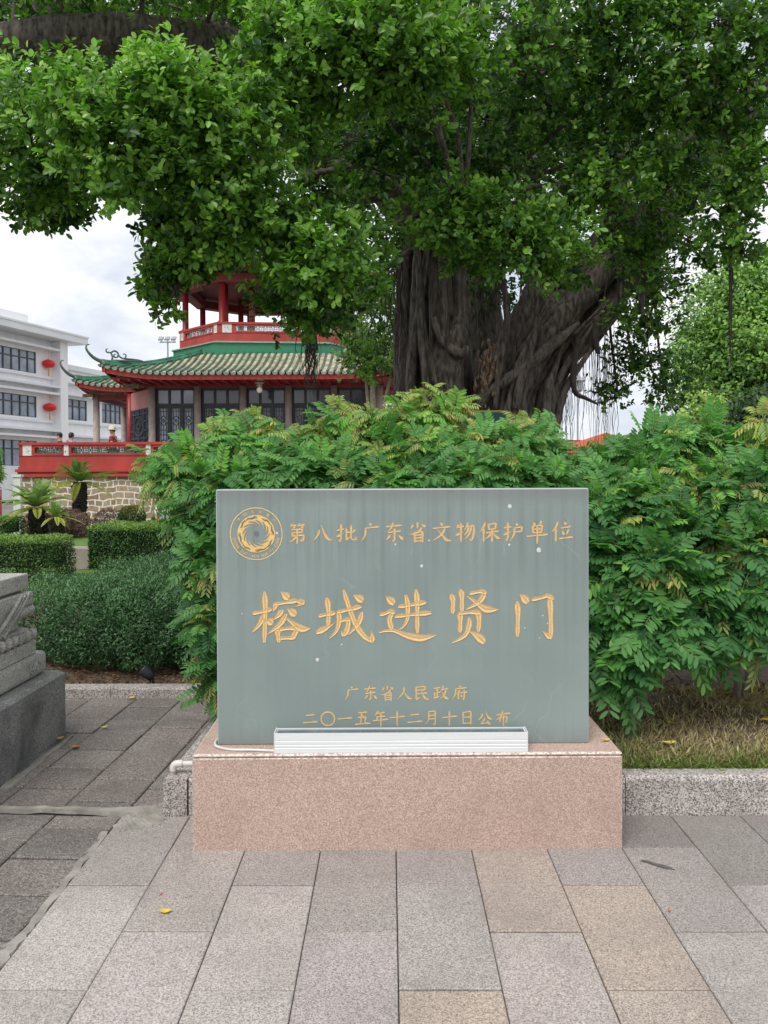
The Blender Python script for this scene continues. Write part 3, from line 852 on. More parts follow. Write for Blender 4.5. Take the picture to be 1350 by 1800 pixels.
# wash light in front of the slab
wl = empty('strip_light', (0.041, 3.232, .3845), R(.6), 'long ribbed aluminium strip light lying along the foot of the inscribed slab', 'light')
LX = .502
mb = MB()
prof = [(-.034, 0), (-.034, .018), (-.0325, .0195), (-.0325, .0215), (-.034, .023), (-.034, .030), (-.0325, .0315), (-.0325, .0335), (-.034, .035), (-.034, .045), (-.0325, .0465), (-.0325, .0485), (-.034, .05), (-.034, .079), (-.031, .079), (-.031, .07), (.031, .07), (.031, .079), (.034, .079), (.034, 0)]
m_ = len(prof)
vs = [(-LX, a, z) for a, z in prof] + [(LX, a, z) for a, z in prof]
mb.add(vs, [tuple(range(m_ - 1, -1, -1)), tuple(range(m_, 2*m_))] + [(i, (i+1) % m_, (i+1) % m_ + m_, i + m_) for i in range(m_)])
mb.build('housing', alu, wl)
MB().box(-LX + .006, LX - .006, -.0305, .0305, .0703, .074).build('glass_cover', alu_glass, wl)
mb = MB().box(-LX - .003, -LX - .0002, -.036, .036, 0, .081); mb.build('end_cap', alu, wl)
mb = MB().box(LX + .0002, LX + .003, -.036, .036, 0, .081); mb.build('end_cap', alu, wl)

# cable round the slab foot and the PVC stub by the kerb
mb = MB()
mb.tube([(-.455, 3.205, .389), (-.55, 3.215, .390), (-.64, 3.222, .389), (-.70, 3.25, .391), (-.718, 3.285, .392), (-.722, 3.34, .390), (-.715, 3.46, .389)], .0055, 8, True, 6)
o = mb.build('power_cable', pvc, smooth_=True); tag(o, 'thin white cable curling round the left foot of the slab', 'cable')
zp, yp = .208, 3.575
mb = MB()
mb.tube([(-.78, yp, zp), (-.90, yp, zp), (-.948, yp, zp), (-.963, yp, zp - .005), (-.969, yp, zp - .02), (-.969, yp, .155)], .0125, 14, True, 1)
mb.tube([(-.925, yp, zp), (-.948, yp, zp), (-.962, yp, zp - .005), (-.969, yp, zp - .018), (-.969, yp, zp - .032)], .016, 14, True, 3)
# (the elbow socket sits on the pipe, both are one moulded run)
o = mb.build('drain_pipe', pvc, smooth_=True)
tag(o, 'short white plastic pipe with elbow leaving the left side of the pink plinth', 'pipe')

# spotlight behind the far kerb
sp = empty('garden_spotlight', P(258, 1212, 5.62) * 1.0, 0, 'small black spotlight lying in the soil behind the low far kerb', 'spotlight')
sp.location.z = .05
mb = MB()
ax = Vector((-.75, .0, .66)).normalized()
mb.tube([Vector((.03, 0, .03)), Vector((.03, 0, .03)) + ax * .05, Vector((.03, 0, .03)) + ax * .09, Vector((.03, 0, .03)) + ax * .1], [.028, .036, .042, .042], 14)
mb.build('housing', black_pl, sp, True)
MB().tube([(.03, 0, -.06), (.032, 0, .03)], .008, 6).build('spike', black_pl, sp)

# ------------------------------------------------------------------ carved pedestal on the left
pd = empty('carved_pedestal', (-2.45, 4.1, 0), 0, 'weathered grey stone pedestal carved with scrolls beside the dark path', 'pedestal')
def layer(name, xr, yb, z0, z1, mat, bev, seg=3, yf=2.9):
    """a stone course: right face at xr, back end at yb"""
    mb = MB().box(-3.0 + 2.45, xr + 2.45, yf - 4.1, yb - 4.1, z0, z1)
    return mb.build(name, mat, pd, bevel=bev, seg=seg)
b0 = layer('base_block', -1.888, 4.665, -.01, .352, g_old2, .004, 1, 2.6)
mb = MB()      # sloping cap round the base block
x1, y1 = -1.888 + 2.45, 4.665 - 4.1
for z, e in ((.3525, 0), (.372, -.028)):
    pass
vs = [(-.55, -1.5, .3525), (x1, -1.5, .3525), (x1, y1, .3525), (-.55, y1, .3525), (-.55, -1.5, .374), (x1 - .03, -1.5, .374), (x1 - .03, y1 - .03, .374), (-.55, y1 - .03, .374)]
mb.add(vs, [(4, 5, 6, 7), (0, 1, 5, 4), (1, 2, 6, 5), (2, 3, 7, 6), (3, 0, 4, 7), (0, 3, 2, 1)])
mb.build('base_cap', g_old2, pd)
layer('scroll_course', -1.968, 4.61, .3755, .502, g_old, .030, 4)
layer('lotus_band', -1.985, 4.50, .5035, .580, g_old, .006, 2)
layer('lotus_roll', -1.992, 4.48, .5815, .655, g_old, .030, 4)
layer('waist', -2.035, 4.40, .6565, .722, g_old, .006, 2)
layer('cloth_course', -1.982, 4.47, .7235, .858, g_old, .010, 2)
layer('gap_course', -2.03, 4.42, .8595, .872, g_old2, .002, 1)
layer('top_slab', -2.000, 4.45, .8735, .958, g_old, .008, 2)
mb = MB()      # lotus petals along the roll
for k in range(22):
    y = 4.44 - .072 * k - 4.1
    c = Vector((-1.990 + 2.45, y, .622))
    mb.tube([c + Vector((.0, .0, .028)), c + Vector((.012, 0, .016)), c + Vector((.014, .004, -.006)), c + Vector((.004, .006, -.032))], [.012, .024, .024, .008], 8)
mb.build('lotus_petals', g_old, pd, True)
def spiral(c, r0, turns, sgn=1, n=26):
    pts, rad = [], []
    for i in range(n):
        t = i / (n - 1)
        a = sgn * turns * 2 * math.pi * t
        r_ = r0 * (1 - .82 * t)
        pts.append(Vector((c[0], c[1] + r_ * math.cos(a), c[2] + r_ * math.sin(a)))); rad.append(r0 * (.20 - .06 * t))
    return pts, rad
mb = MB()
for yy, sg in ((4.475, 1), (4.405, -1), (3.7, 1), (3.63, -1)):
    p, r_ = spiral((-1.966 + 2.45, yy - 4.1, .437), .034, 1.5, sg)
    MB().tube(p, r_, 6).build('scroll_carving', g_old, pd, True)
mb = MB()      # hanging cloth with bands over the upper course
xf_ = -1.982 + 2.45
for (ya, za, yb, zb, r_) in ((4.40, .855, 4.10, .67, .012), (4.36, .855, 4.06, .67, .009), (4.31, .852, 3.98, .66, .013)):
    MB().tube([(xf_ + .004, ya - 4.1, za), (xf_ + .012, (ya + yb) / 2 - 4.1, (za + zb) / 2), (xf_ + .004, yb - 4.1, zb)], r_, 6).build('cloth_band', g_old, pd, True)
mb.tube([(xf_ + .002, 4.46 - 4.1, .795), (xf_ + .002, 4.2 - 4.1, .795)], .005, 6)
for k in range(10):
    y = 4.445 - .028 * k - 4.1
    mb.tube([(xf_, y, .785), (xf_ + .010, y - .008, .765), (xf_ + .002, y - .012, .735)], [.006, .013, .006], 6)
for k in range(26):
    y = random.uniform(3.4, 4.26); z = random.uniform(.745, .845)
    if z < .855 - (4.30 - y) * .62 + .02 and y > 3.95: continue
    p, r_ = spiral((xf_, y - 4.1, z), random.uniform(.012, .02), 1.2, random.choice((1, -1)), 14)
    mb.tube(p, r_, 5)
mb.build('cloth_carving', g_old, pd, True)
mb = MB().box(-.52, xf_ + .003, 3.0 - 4.1, 4.02 - 4.1, .60, .735)
vs = [(xf_ + .004, 4.34 - 4.1, .857), (xf_ + .004, 3.2 - 4.1, .857), (xf_ + .004, 3.55 - 4.1, .585), (xf_ - .02, 4.34 - 4.1, .857), (xf_ - .02, 3.2 - 4.1, .857), (xf_ - .02, 3.55 - 4.1, .585)]
mb = MB().add(vs, [(0, 2, 1), (0, 3, 5, 2), (1, 2, 5, 4), (0, 1, 4, 3)])
mb.build('hanging_cloth', g_old, pd)
# the stone lion on it: only its rump reaches into the picture
L0 = Vector((-2.42, 3.9, .96))
pts = [(0, .25, .16), (0, .05, .30), (0, -.22, .46), (0, -.34, .62), (0, -.46, .66), (-.13, .22, .10), (-.15, .06, .05), (.13, .22, .10), (.15, .06, .05), (-.11, -.34, .30), (-.12, -.38, .06), (.11, -.34, .30), (.12, -.38, .06), (0, .37, .30), (0, .40, .46)]
ed = [(0, 1), (1, 2), (2, 3), (3, 4), (0, 5), (5, 6), (0, 7), (7, 8), (2, 9), (9, 10), (2, 11), (11, 12), (0, 13), (13, 14)]
rd = [.19, .18, .17, .15, .12, .10, .07, .10, .07, .08, .07, .08, .07, .06, .09]
li = empty('stone_lion', L0, 0, 'grey stone guardian lion seated on the carved pedestal', 'statue')
link('lion_body', skin_mesh('lion_body', [Vector(p) for p in pts], ed, rd), g_old, li)
mb = MB()      # curled mane round the head and neck
for k in range(46):
    a = k * 2.4; h = k / 45
    c = Vector((.15 * math.cos(a) * (1 - .3 * h), -.36 - .05 * h + .13 * math.sin(a) * (1 - .2 * h), .50 + .30 * h))
    mb.lathe(c - Vector((0, 0, .03)), [(.012, 0), (.034, .018), (.036, .036), (.016, .058)], 8)
mb.build('mane', g_old, li, True)
MB().tube([(0, -.50, .66), (0, -.60, .63), (0, -.645, .61)], [.085, .075, .045], 12).tube([(-.05, -.63, .645), (0, -.655, .66), (.05, -.63, .645)], [.016, .026, .016], 8).tube([(-.06, -.60, .575), (0, -.635, .565), (.06, -.60, .575)], [.018, .022, .018], 8).build('muzzle', g_old, li, True)
for sd_ in (-1, 1):
    MB().tube([(sd_ * .10, -.42, .74), (sd_ * .15, -.43, .79), (sd_ * .13, -.44, .83)], [.035, .03, .008], 8).build('ear', g_old, li, True)
    MB().lathe((sd_ * .052, -.565, .685), [(.006, 0), (.022, .012), (.022, .026), (.006, .038)], 10).build('eye', g_old, li, True)
# ================================================================== architecture behind
red_m = m_plain('oxblood_red_paint', (0.42, 0.046, 0.037), 0.6, 0.24, 1.6, stretch=(1, 1, .35))
red_d = m_plain('dark_red_timber', (0.20, 0.024, 0.022), 0.6, 0.25, 2)
red_c = m_plain('red_column_lacquer', (0.30, 0.025, 0.026), 0.4, 0.15, 2)
grn_m = m_plain('green_glazed_tile', (0.055, 0.19, 0.115), 0.28, 0.45, 2.6)
grn_b = m_plain('green_glazed_band', (0.03, 0.22, 0.11), 0.35, 0.25, 30)
pan_m = m_plain('weathered_clay_pan_tile', (0.46, 0.36, 0.27), 0.8, 0.5, 3.0, bmp=0.4)
drip_m = m_plain('pale_green_drip_tile', (0.20, 0.27, 0.22), 0.4, 0.35, 6)
grey_orn = m_plain('grey_ridge_ornament', (0.10, 0.14, 0.12), 0.7, 0.3, 6)
wood_m = m_plain('blue_black_timber', (0.022, 0.028, 0.036), 0.5, 0.25, 5)
stone_col = m_plain('grey_stone_column', (0.36, 0.31, 0.27), 0.8, 0.2, 5)
white_tile = m_plain('white_picture_tile', (0.72, 0.71, 0.68), 0.3, 0.05, 8)
ink_m = m_plain('ink_painting', (0.05, 0.06, 0.065), 0.5, 0.4, 20)
lat_m = m_plain('green_ceramic_lattice', (0.10, 0.22, 0.18), 0.35, 0.5, 5)
lat_w = m_plain('pale_ceramic_lattice', (0.46, 0.48, 0.46), 0.35, 0.35, 7)
wall_w = m_plain('white_painted_wall', (0.90, 0.905, 0.91), 0.85, 0.06, 1.6, stretch=(1, 1, .12))
wall_g = m_plain('pale_grey_trim', (0.82, 0.83, 0.84), 0.85, 0.04, 0.8)
frame_d = m_plain('dark_window_frame', (0.05, 0.055, 0.065), 0.4, 0.2, 5)
def m_glass(name, col, rough=0.05):
    m, t, b = nmat(name)
    b.inputs['Base Color'].default_value = col + (1,)
    b.inputs['Roughness'].default_value = rough
    b.inputs['Specular IOR Level'].default_value = 0.9
    v = coords(t)
    n = noise(t, v, 0.8, 3)
    t.links.new(ramp(t, n, [(0.35, tuple(c * .6 for c in col)), (0.7, tuple(c * 1.4 for c in col))]), b.inputs['Base Color'])
    return m
glass_m = m_glass('window_glass', (0.26, 0.31, 0.38))  # pale blue of the reflected sky painted into the pane colour
glass_d = m_glass('dark_pane', (0.03, 0.035, 0.045), 0.12)

# ---------------------------------------------------------------- tiled roofs
class Roof:
    def __init__(s): s.hips = []; s.mk = PMB; s.base = MB(); s.rows = MB(); s.drip = MB(); s.fas = MB(); s.ridge = MB()
    def slope(s, A, B, inset, rise, inward, pitch=0.287, up=0.34, upl=3.0, miter=1.0, apex=None, fh=.23, tr=.056):
        """one roof face from eave A to eave B, rising inward; miter = how far each end runs in per metre of inset (or apex: rows lean to a top edge)"""
        A = Vector(A); B = Vector(B); L = (B - A).length; u = (B - A) / L; n_ = Vector(inward).normalized()
        n = max(4, round(L / pitch))
        def pt(t, f):
            d = min(t, L - t)
            z = rise * (0.62 * f + 0.38 * f * f) + up * max(0, 1 - d / upl) ** 2.2 * (1 - f) ** 1.5
            if apex:
                C_, D_ = Vector(apex[0]), Vector(apex[1])
                p = (A + u*t).lerp(C_ + (D_ - C_) * (t / L), f)
                p.z = A.z + z
                return p
            return A + u*t + n_*(inset*f) + Vector((0, 0, z))
        cols = []
        K = 7
        for i in range(n + 1):
            t = L * i / n
            fm = 1.0 if apex else min(1.0, min(t, L - t) / (inset * miter) + 1e-3)
            cols.append([pt(t, fm * k / K) for k in range(K + 1)])
        vs = [p for c in cols for p in c]
        fs = [(i*(K+1)+k, (i+1)*(K+1)+k, (i+1)*(K+1)+k+1, i*(K+1)+k+1) for i in range(n) for k in range(K)]
        s.base.add(vs, fs)
        for i in range(n):
            t = L * (i + .5) / n
            fm = 1.0 if apex else min(1.0, min(t, L - t) / (inset * miter) + 1e-3)
            pts = [pt(t, fm * k / K) + Vector((0, 0, .035)) for k in range(K + 1)]
            pts[0] = pts[0] - n_ * .05
            s.rows.tube(pts, tr, 6)
        for i in range(n + 1):      # hanging drip tiles
            t = L * i / n
            c = pt(t, 0) - n_ * .04 + Vector((0, 0, -.005))
            m_ = 8
            r_ = min(.125, .43 * pitch)
            ring = [c + u * (r_ * math.cos(a)) + Vector((0, 0, -abs(r_ * math.sin(a)) * 1.05)) for a in np.linspace(0, math.pi, m_)]
            s.drip.add(ring + [p + n_*.03 for p in ring], [tuple(range(m_)), tuple(range(2*m_-1, m_-1, -1))] + [(k, k+m_, k+m_+1, k+1) for k in range(m_-1)])
        for i in range(n):          # fascia follows the eave
            a = pt(L*i/n, 0) + Vector((0, 0, -.07)); b = pt(L*(i+1)/n, 0) + Vector((0, 0, -.07))
            q = [a + n_*.10, b + n_*.10, b + n_*.16, a + n_*.16]
            s.fas.add([p - Vector((0, 0, fh)) for p in q] + q, [(0,3,2,1),(4,5,6,7),(0,1,5,4),(1,2,6,5),(2,3,7,6),(3,0,4,7)])
        s.pt = pt
    def hip(s, pts, r_=.10, horn=None):
        h = s.mk(); s.hips.append(h)
        h.tube([p + Vector((0, 0, .06)) for p in pts], [r_] * len(pts), 8, True, 3)
        h.tube([p + Vector((0, 0, .17)) for p in pts], [r_ * .55] * len(pts), 8, True, 3)
    def build(s, parent):
        r = s.base.build('roof', pan_m, parent)
        s.rows.build('roof_tile_rows', grn_m, r, True)
        s.drip.build('drip_tiles', drip_m, r)
        for h in s.hips: h.build('hip_ridge', grn_m, r, True)
        s.fas.build('eave_fascia', red_m, parent)
        return r
def horn(mb, base, dirn, L, h, r_=.075):
    d = Vector(dirn).normalized()
    b = Vector(base)
    mb.tube([b - d*.35, b, b + d*L*.55 + Vector((0, 0, h*.22)), b + d*L*.95 + Vector((0, 0, h*.62)), b + d*L*.98 + Vector((0, 0, h*.92)), b + d*L*.78 + Vector((0, 0, h*1.02))], [r_*1.2, r_*1.1, r_*.9, r_*.62, r_*.42, r_*.3], 7, True, 4)
def scroll(mb, base, dirn, s):
    """curling ridge ornament in the vertical plane along dirn"""
    d = Vector(dirn).normalized(); b = Vector(base); Z = Vector((0, 0, 1))
    pl = lambda a, z: b + d*(a*s) + Z*(z*s)
    mb.tube([pl(-.55, 0), pl(-.45, .35), pl(-.62, .75), pl(-.95, .80), pl(-1.02, 1.05), pl(-.85, 1.12)], [.09*s, .10*s, .09*s, .08*s, .06*s, .04*s], 6, True, 3)
    mb.tube([pl(-.62, .75), pl(-.25, .92), pl(.05, .70), pl(0, .35), pl(-.28, .34), pl(-.30, .58), pl(-.14, .60)], [.08*s, .09*s, .08*s, .08*s, .07*s, .06*s, .05*s], 6, True, 3)
    mb.tube([pl(.03, .60), pl(.30, .30), pl(.62, .22), pl(.78, .48), pl(.62, .66), pl(.5, .55)], [.09*s, .09*s, .08*s, .07*s, .05*s, .04*s], 6, True, 3)
    mb.tube([pl(.6, .2), pl(1.1, .16), pl(1.7, .10), pl(2.1, .02)], [.09*s, .08*s, .07*s, .07*s], 6, True, 3)
    mb.tube([pl(-.6, .02), pl(.6, .0), pl(2.3, -.03)], [.11*s, .1*s, .08*s], 6)

pav = empty('pavilion', (-5.5, 38, 1.57), 0, 'two storey red pavilion with green glazed tile roofs on the stone terrace', 'pavilion')
POFF = Vector((5.5, -38, -1.57))
class PMB(MB):
    """mesh in world metres, stored relative to the pavilion's base"""
    def build(s, name, mat, parent=None, *a, **k):
        s.v = [(v[0] + POFF.x, v[1] + POFF.y, v[2] + POFF.z) for v in s.v]
        return MB.build(s, name, mat, parent, *a, **k)
def proof():
    r = Roof()
    for k in ('base', 'rows', 'drip', 'fas', 'ridge'): setattr(r, k, PMB())
    return r
X0, X1, Y0, Y1, ZE, INS, RISE = -11.78, 0.75, 33.0, 46.0, 5.83, 3.35, 1.26
rf = proof()
rf.slope((X0, Y0, ZE), (X1, Y0, ZE), INS, RISE, (0, 1, 0))
rf.slope((X0, Y1, ZE), (X0, Y0, ZE), INS, RISE, (1, 0, 0))
rf.slope((X1, Y0, ZE), (X1, Y1, ZE), INS, RISE, (-1, 0, 0))
for sx, xc in ((1, X0), (-1, X1)):
    pts = [Vector((xc + sx*INS*f, Y0 + INS*f, ZE + RISE*(.62*f + .38*f*f) + .34*(max(0, 1 - INS*f/3.0)**2.2)*(1-f)**1.5)) for f in np.linspace(0, 1, 7)]
    rf.hip(pts)
    orn = PMB()
    d = Vector((-sx, -1, 0))
    horn(orn, pts[0] + Vector((0, 0, .12)), d, .62, .62)
    scroll(orn, pts[1] + Vector((sx*.05, .05, .22)) + Vector((-sx*.1, -.1, .02)), (sx, .45, .06), .44)
    orn.build('ridge_ornament', grey_orn, pav, True)
rf.build(pav)
# annex roof to the left, set further back
rf = proof()
AX0, AX1, AY0, AY1 = -14.45, 3.5, 37.0, 45.5
rf.slope((AX0, AY0, ZE - .05), (AX1, AY0, ZE - .05), 2.6, 1.05, (0, 1, 0), .287, .28, 2.2)
rf.slope((AX0, AY1, ZE - .05), (AX0, AY0, ZE - .05), 2.6, 1.05, (1, 0, 0), .287, .28, 2.2)
orn = PMB()
pts = [Vector((AX0 + 2.6*f, AY0 + 2.6*f, ZE - .05 + 1.05*(.62*f + .38*f*f) + .28*(max(0, 1 - 2.6*f/2.2)**2.2)*(1-f)**1.5)) for f in np.linspace(0, 1, 7)]
rf.hip(pts)
horn(orn, pts[0] + Vector((0, 0, .12)), (-1, -1, 0), .62, .68)
PMB().box(AX0 + 2.5, -8, 39.6, 39.9, 6.75, 7.0).build('annex_ridge', grn_m, pav)
a = rf.build(pav); a.name = 'annex_roof'
orn.build('ridge_ornament', grey_orn, pav, True)
# soffits
PMB().box(X0 + .30, X1 - .3, Y0 + .30, 44, 5.60, 5.66).box(AX0 + .3, X0 + .2, AY0 + .3, 44.5, 5.58, 5.62).build('soffit', red_d, pav)
mb = PMB()
for k in range(28):
    x = X0 + .6 + k * .43
    mb.box(x, x + .09, Y0 + .2, Y0 + 2.0, 5.50, 5.598)
mb.build('rafters', red_d, pav)
# brackets painted gold and blue under the annex corner
br = m_plain('painted_bracket', (0.16, 0.12, 0.07), 0.6, 0.8, 14)
for q in ((-13.9, -12.5, 37.85, 37.98, 5.42, 5.55), (-14.3, -13.8, 37.6, 37.8, 5.30, 5.44), (-11.3, -10.6, 34.2, 34.4, 5.32, 5.5)): PMB().box(*q).build('painted_bracket', br, pav)
PMB().box(-13.95, -11.9, 37.9, 38.1, 5.20, 5.40).box(-13.95, -13.75, 38.1, 43, 5.2, 5.4).box(X0 + 1.2, X1 - 1.2, 34.90, 35.10, 5.40, 5.597).build('red_beam', red_d, pav)
PMB().box(-15.0, 4.0, 33.4, 46, 1.421, 1.575).build('podium', stone_col, pav)
# columns
for x, y in ((-10.28, 34.95), (-8.30, 34.95), (-6.33, 34.95), (-4.36, 34.95), (-2.39, 34.95), (-.42, 34.95), (-13.80, 38.0), (-14.15, 43.0)):
    PMB().lathe((x, y, 1.57), [(.19, 0), (.19, .18), (.155, .22), (.15, 3.9)], 12).build('stone_column', stone_col, pav, True)
for x, y in ((-12.0, 37.3), (.9, 37.3)):
    PMB().lathe((x, y, 1.57), [(.14, 0), (.13, 3.95)], 12).build('red_column', red_c, pav, True)
# door bays between the columns
def lattice(mb, o, u, x0, x1, z0, z1, t=.022, d=.03):
    """Cantonese window tracery: bars, a cut-corner ring and a centre diamond in each half"""
    U = Vector(u); Zv = Vector((0, 0, 1)); Nv = U.cross(Zv)
    def bar(a, b, th=t):
        a = Vector(o) + U*a[0] + Zv*a[1]; b = Vector(o) + U*b[0] + Zv*b[1]
        dd = (b - a); Lb = dd.length; dd.normalize(); pp = dd.cross(Nv)
        mb.obox(a, dd, pp, Nv, -th/2, Lb + th/2, -th/2, th/2, -d/2, d/2)
    w_ = x1 - x0
    hh = (z1 - z0) / 2
    for h in (0, 1):
        a0, a1 = z0 + h*hh, z0 + (h+1)*hh
        xm, zm = (x0+x1)/2, (a0+a1)/2
        r1, r2 = w_*.30, min(hh*.30, w_*.55)
        oc = [(xm - r1*.5, zm - r2), (xm + r1*.5, zm - r2), (xm + r1, zm - r2*.5), (xm + r1, zm + r2*.5), (xm + r1*.5, zm + r2), (xm - r1*.5, zm + r2), (xm - r1, zm + r2*.5), (xm - r1, zm - r2*.5)]
        for k in range(8): bar(oc[k], oc[(k+1) % 8])
        for xx in (x0 + w_*.16, x1 - w_*.16):
            bar((xx, a0), (xx, zm - r2*.5)); bar((xx, zm + r2*.5), (xx, a1))
        bar((x0, zm - r2*.5), (xm - r1, zm - r2*.5)); bar((xm + r1, zm - r2*.5), (x1, zm - r2*.5))
        bar((x0, zm + r2*.5), (xm - r1, zm + r2*.5)); bar((xm + r1, zm + r2*.5), (x1, zm + r2*.5))
        bar((x0, a0 + hh*.10), (x1, a0 + hh*.10)); bar((x0, a1 - hh*.10), (x1, a1 - hh*.10))
        bar((xm, a0), (xm, zm - r2)); bar((xm, zm + r2), (xm, a1))
        bar((xm - r1*.4, zm), (xm, zm + r2*.45)); bar((xm, zm + r2*.45), (xm + r1*.4, zm)); bar((xm + r1*.4, zm), (xm, zm - r2*.45)); bar((xm, zm - r2*.45), (xm - r1*.4, zm))
def door_bay(xa, xb, y, leaves, parent, open_=False):
    z0, z1, zt = 1.60, 4.62, 5.40
    wd = (xb - xa) / leaves
    gm = glass_d if open_ else glass_m
    fr = PMB().box(xa, xb, y - .055, y + .055, z1, z1 + .12).box(xa, xb, y - .055, y + .055, zt - .08, zt)
    for k in range(leaves + 1):
        x = xa + wd*k
        fr.box(x - .05, x + .05, y - .052, y + .052, z0, zt - .002)
    f = fr.build('door_frame', wood_m, parent)
    for k in range(leaves):
        a, b = xa + wd*k + .052, xa + wd*(k+1) - .052
        PMB().box(a, b, y + .005, y + .015, z1 + .121, zt - .081).build('transom_pane', gm, f)
        d = PMB().box(a, a + .05, y - .03, y + .03, z0, z1).box(b - .05, b, y - .03, y + .03, z0, z1).box(a + .05, b - .05, y - .03, y + .03, z0, z0 + .85).box(a + .05, b - .05, y - .03, y + .03, z1 - .09, z1).build('door', wood_m, parent)
        la = PMB(); lattice(la, (0, y - .005, 0), (1, 0, 0), a + .055, b - .055, z0 + .87, z1 - .11)
        la.build('lattice', wood_m, d)
        PMB().box(a + .05, b - .05, y + .018, y + .024, z0 + .85, z1 - .09).build('pane', gm, d)
cx = [-10.28, -8.30, -6.33, -4.36, -2.39, -.42]
for k in range(5):
    door_bay(cx[k] + .17, cx[k+1] - .17, 35.15, 3, pav, k >= 1)
# angled lattice wall between the red column and the first stone column
a = Vector((-11.85, 37.25, 0)); b = Vector((-10.45, 35.3, 0)); u = (b - a).normalized(); Lw = (b - a).length
fr = PMB(); la = PMB()
nv = u.cross(Vector((0, 0, 1)))
fr.obox(a, u, nv, Vector((0, 0, 1)), 0, Lw, .02, .08, 1.6, 4.6)
f = fr.build('side_screen', wood_m, pav)
lattice(la, a - nv*-.10, u, .15, Lw - .15, 1.8, 4.5, .06, .05)
la.build('lattice', m_plain('dull_slate_timber', (.05, .065, .08), .5, .2, 5), f)
PMB().obox(a, u, nv, Vector((0, 0, 1)), 0, Lw, .02, .08, 4.602, 5.4).build('side_lintel', m_plain('faded_pink_plaster', (.42, .2, .18), .8, .1, 2), pav)
# dim interior: rear wall and floor
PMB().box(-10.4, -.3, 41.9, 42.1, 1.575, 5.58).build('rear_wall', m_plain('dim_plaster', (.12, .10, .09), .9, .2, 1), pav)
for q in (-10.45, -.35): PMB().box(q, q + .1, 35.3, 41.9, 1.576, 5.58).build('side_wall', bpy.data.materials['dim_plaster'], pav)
# lamp under the eave
mb = PMB(); lx, ly = (457 - VPX) / F * 33.6, 33.6
mb.lathe((lx, ly, 5.28), [(.06, 0), (.14, .06), (.10, .10), (.20, .17), (.12, .22), (.26, .31)], 12)
f = mb.build('lamp_canopy', m_plain('lamp_fitting', (.30, .27, .2), .6, .3, 12), pav)
PMB().lathe((lx, ly, 5.02), [(.02, 0), (.09, .04), (.125, .12), (.11, .2), (.06, .26)], 12).build('lamp_globe', m_plain('opal_glass', (.78, .77, .72), .3, .03, 5), f, True)

# ---- upper storey
UP = [(-7.71, 36.5), (-2.87, 37.0), (-1.56, 38.9), (-1.7, 42.4), (-2.9, 44.2), (-7.71, 44.2), (-10.0, 42.4), (-10.05, 38.8)]
UC = Vector((-5.6, 40.6, 0))
def outset(poly, d):
    o_ = []
    n = len(poly)
    for i in range(n):
        p = Vector((*poly[i], 0)); a = Vector((*poly[i-1], 0)); b = Vector((*poly[(i+1) % n], 0))
        n1 = (p - a).normalized(); n2 = (b - p).normalized()
        m1 = Vector((n1.y, -n1.x, 0)); m2 = Vector((n2.y, -n2.x, 0))
        q = (m1 + m2) / (1 + m1.dot(m2))
        o_.append((p.x + q.x*d, p.y + q.y*d))
    return o_
b0 = PMB().poly_prism(outset(UP, .28), 7.0, 7.56).build('green_tile_band', grn_b, pav)
PMB().poly_prism(outset(UP, .36), 7.562, 7.62).poly_prism(outset(UP, .20), 7.622, 7.66).build('band_cornice', m_plain('pale_green_edge', (.22, .38, .28), .4, .2, 8), pav)
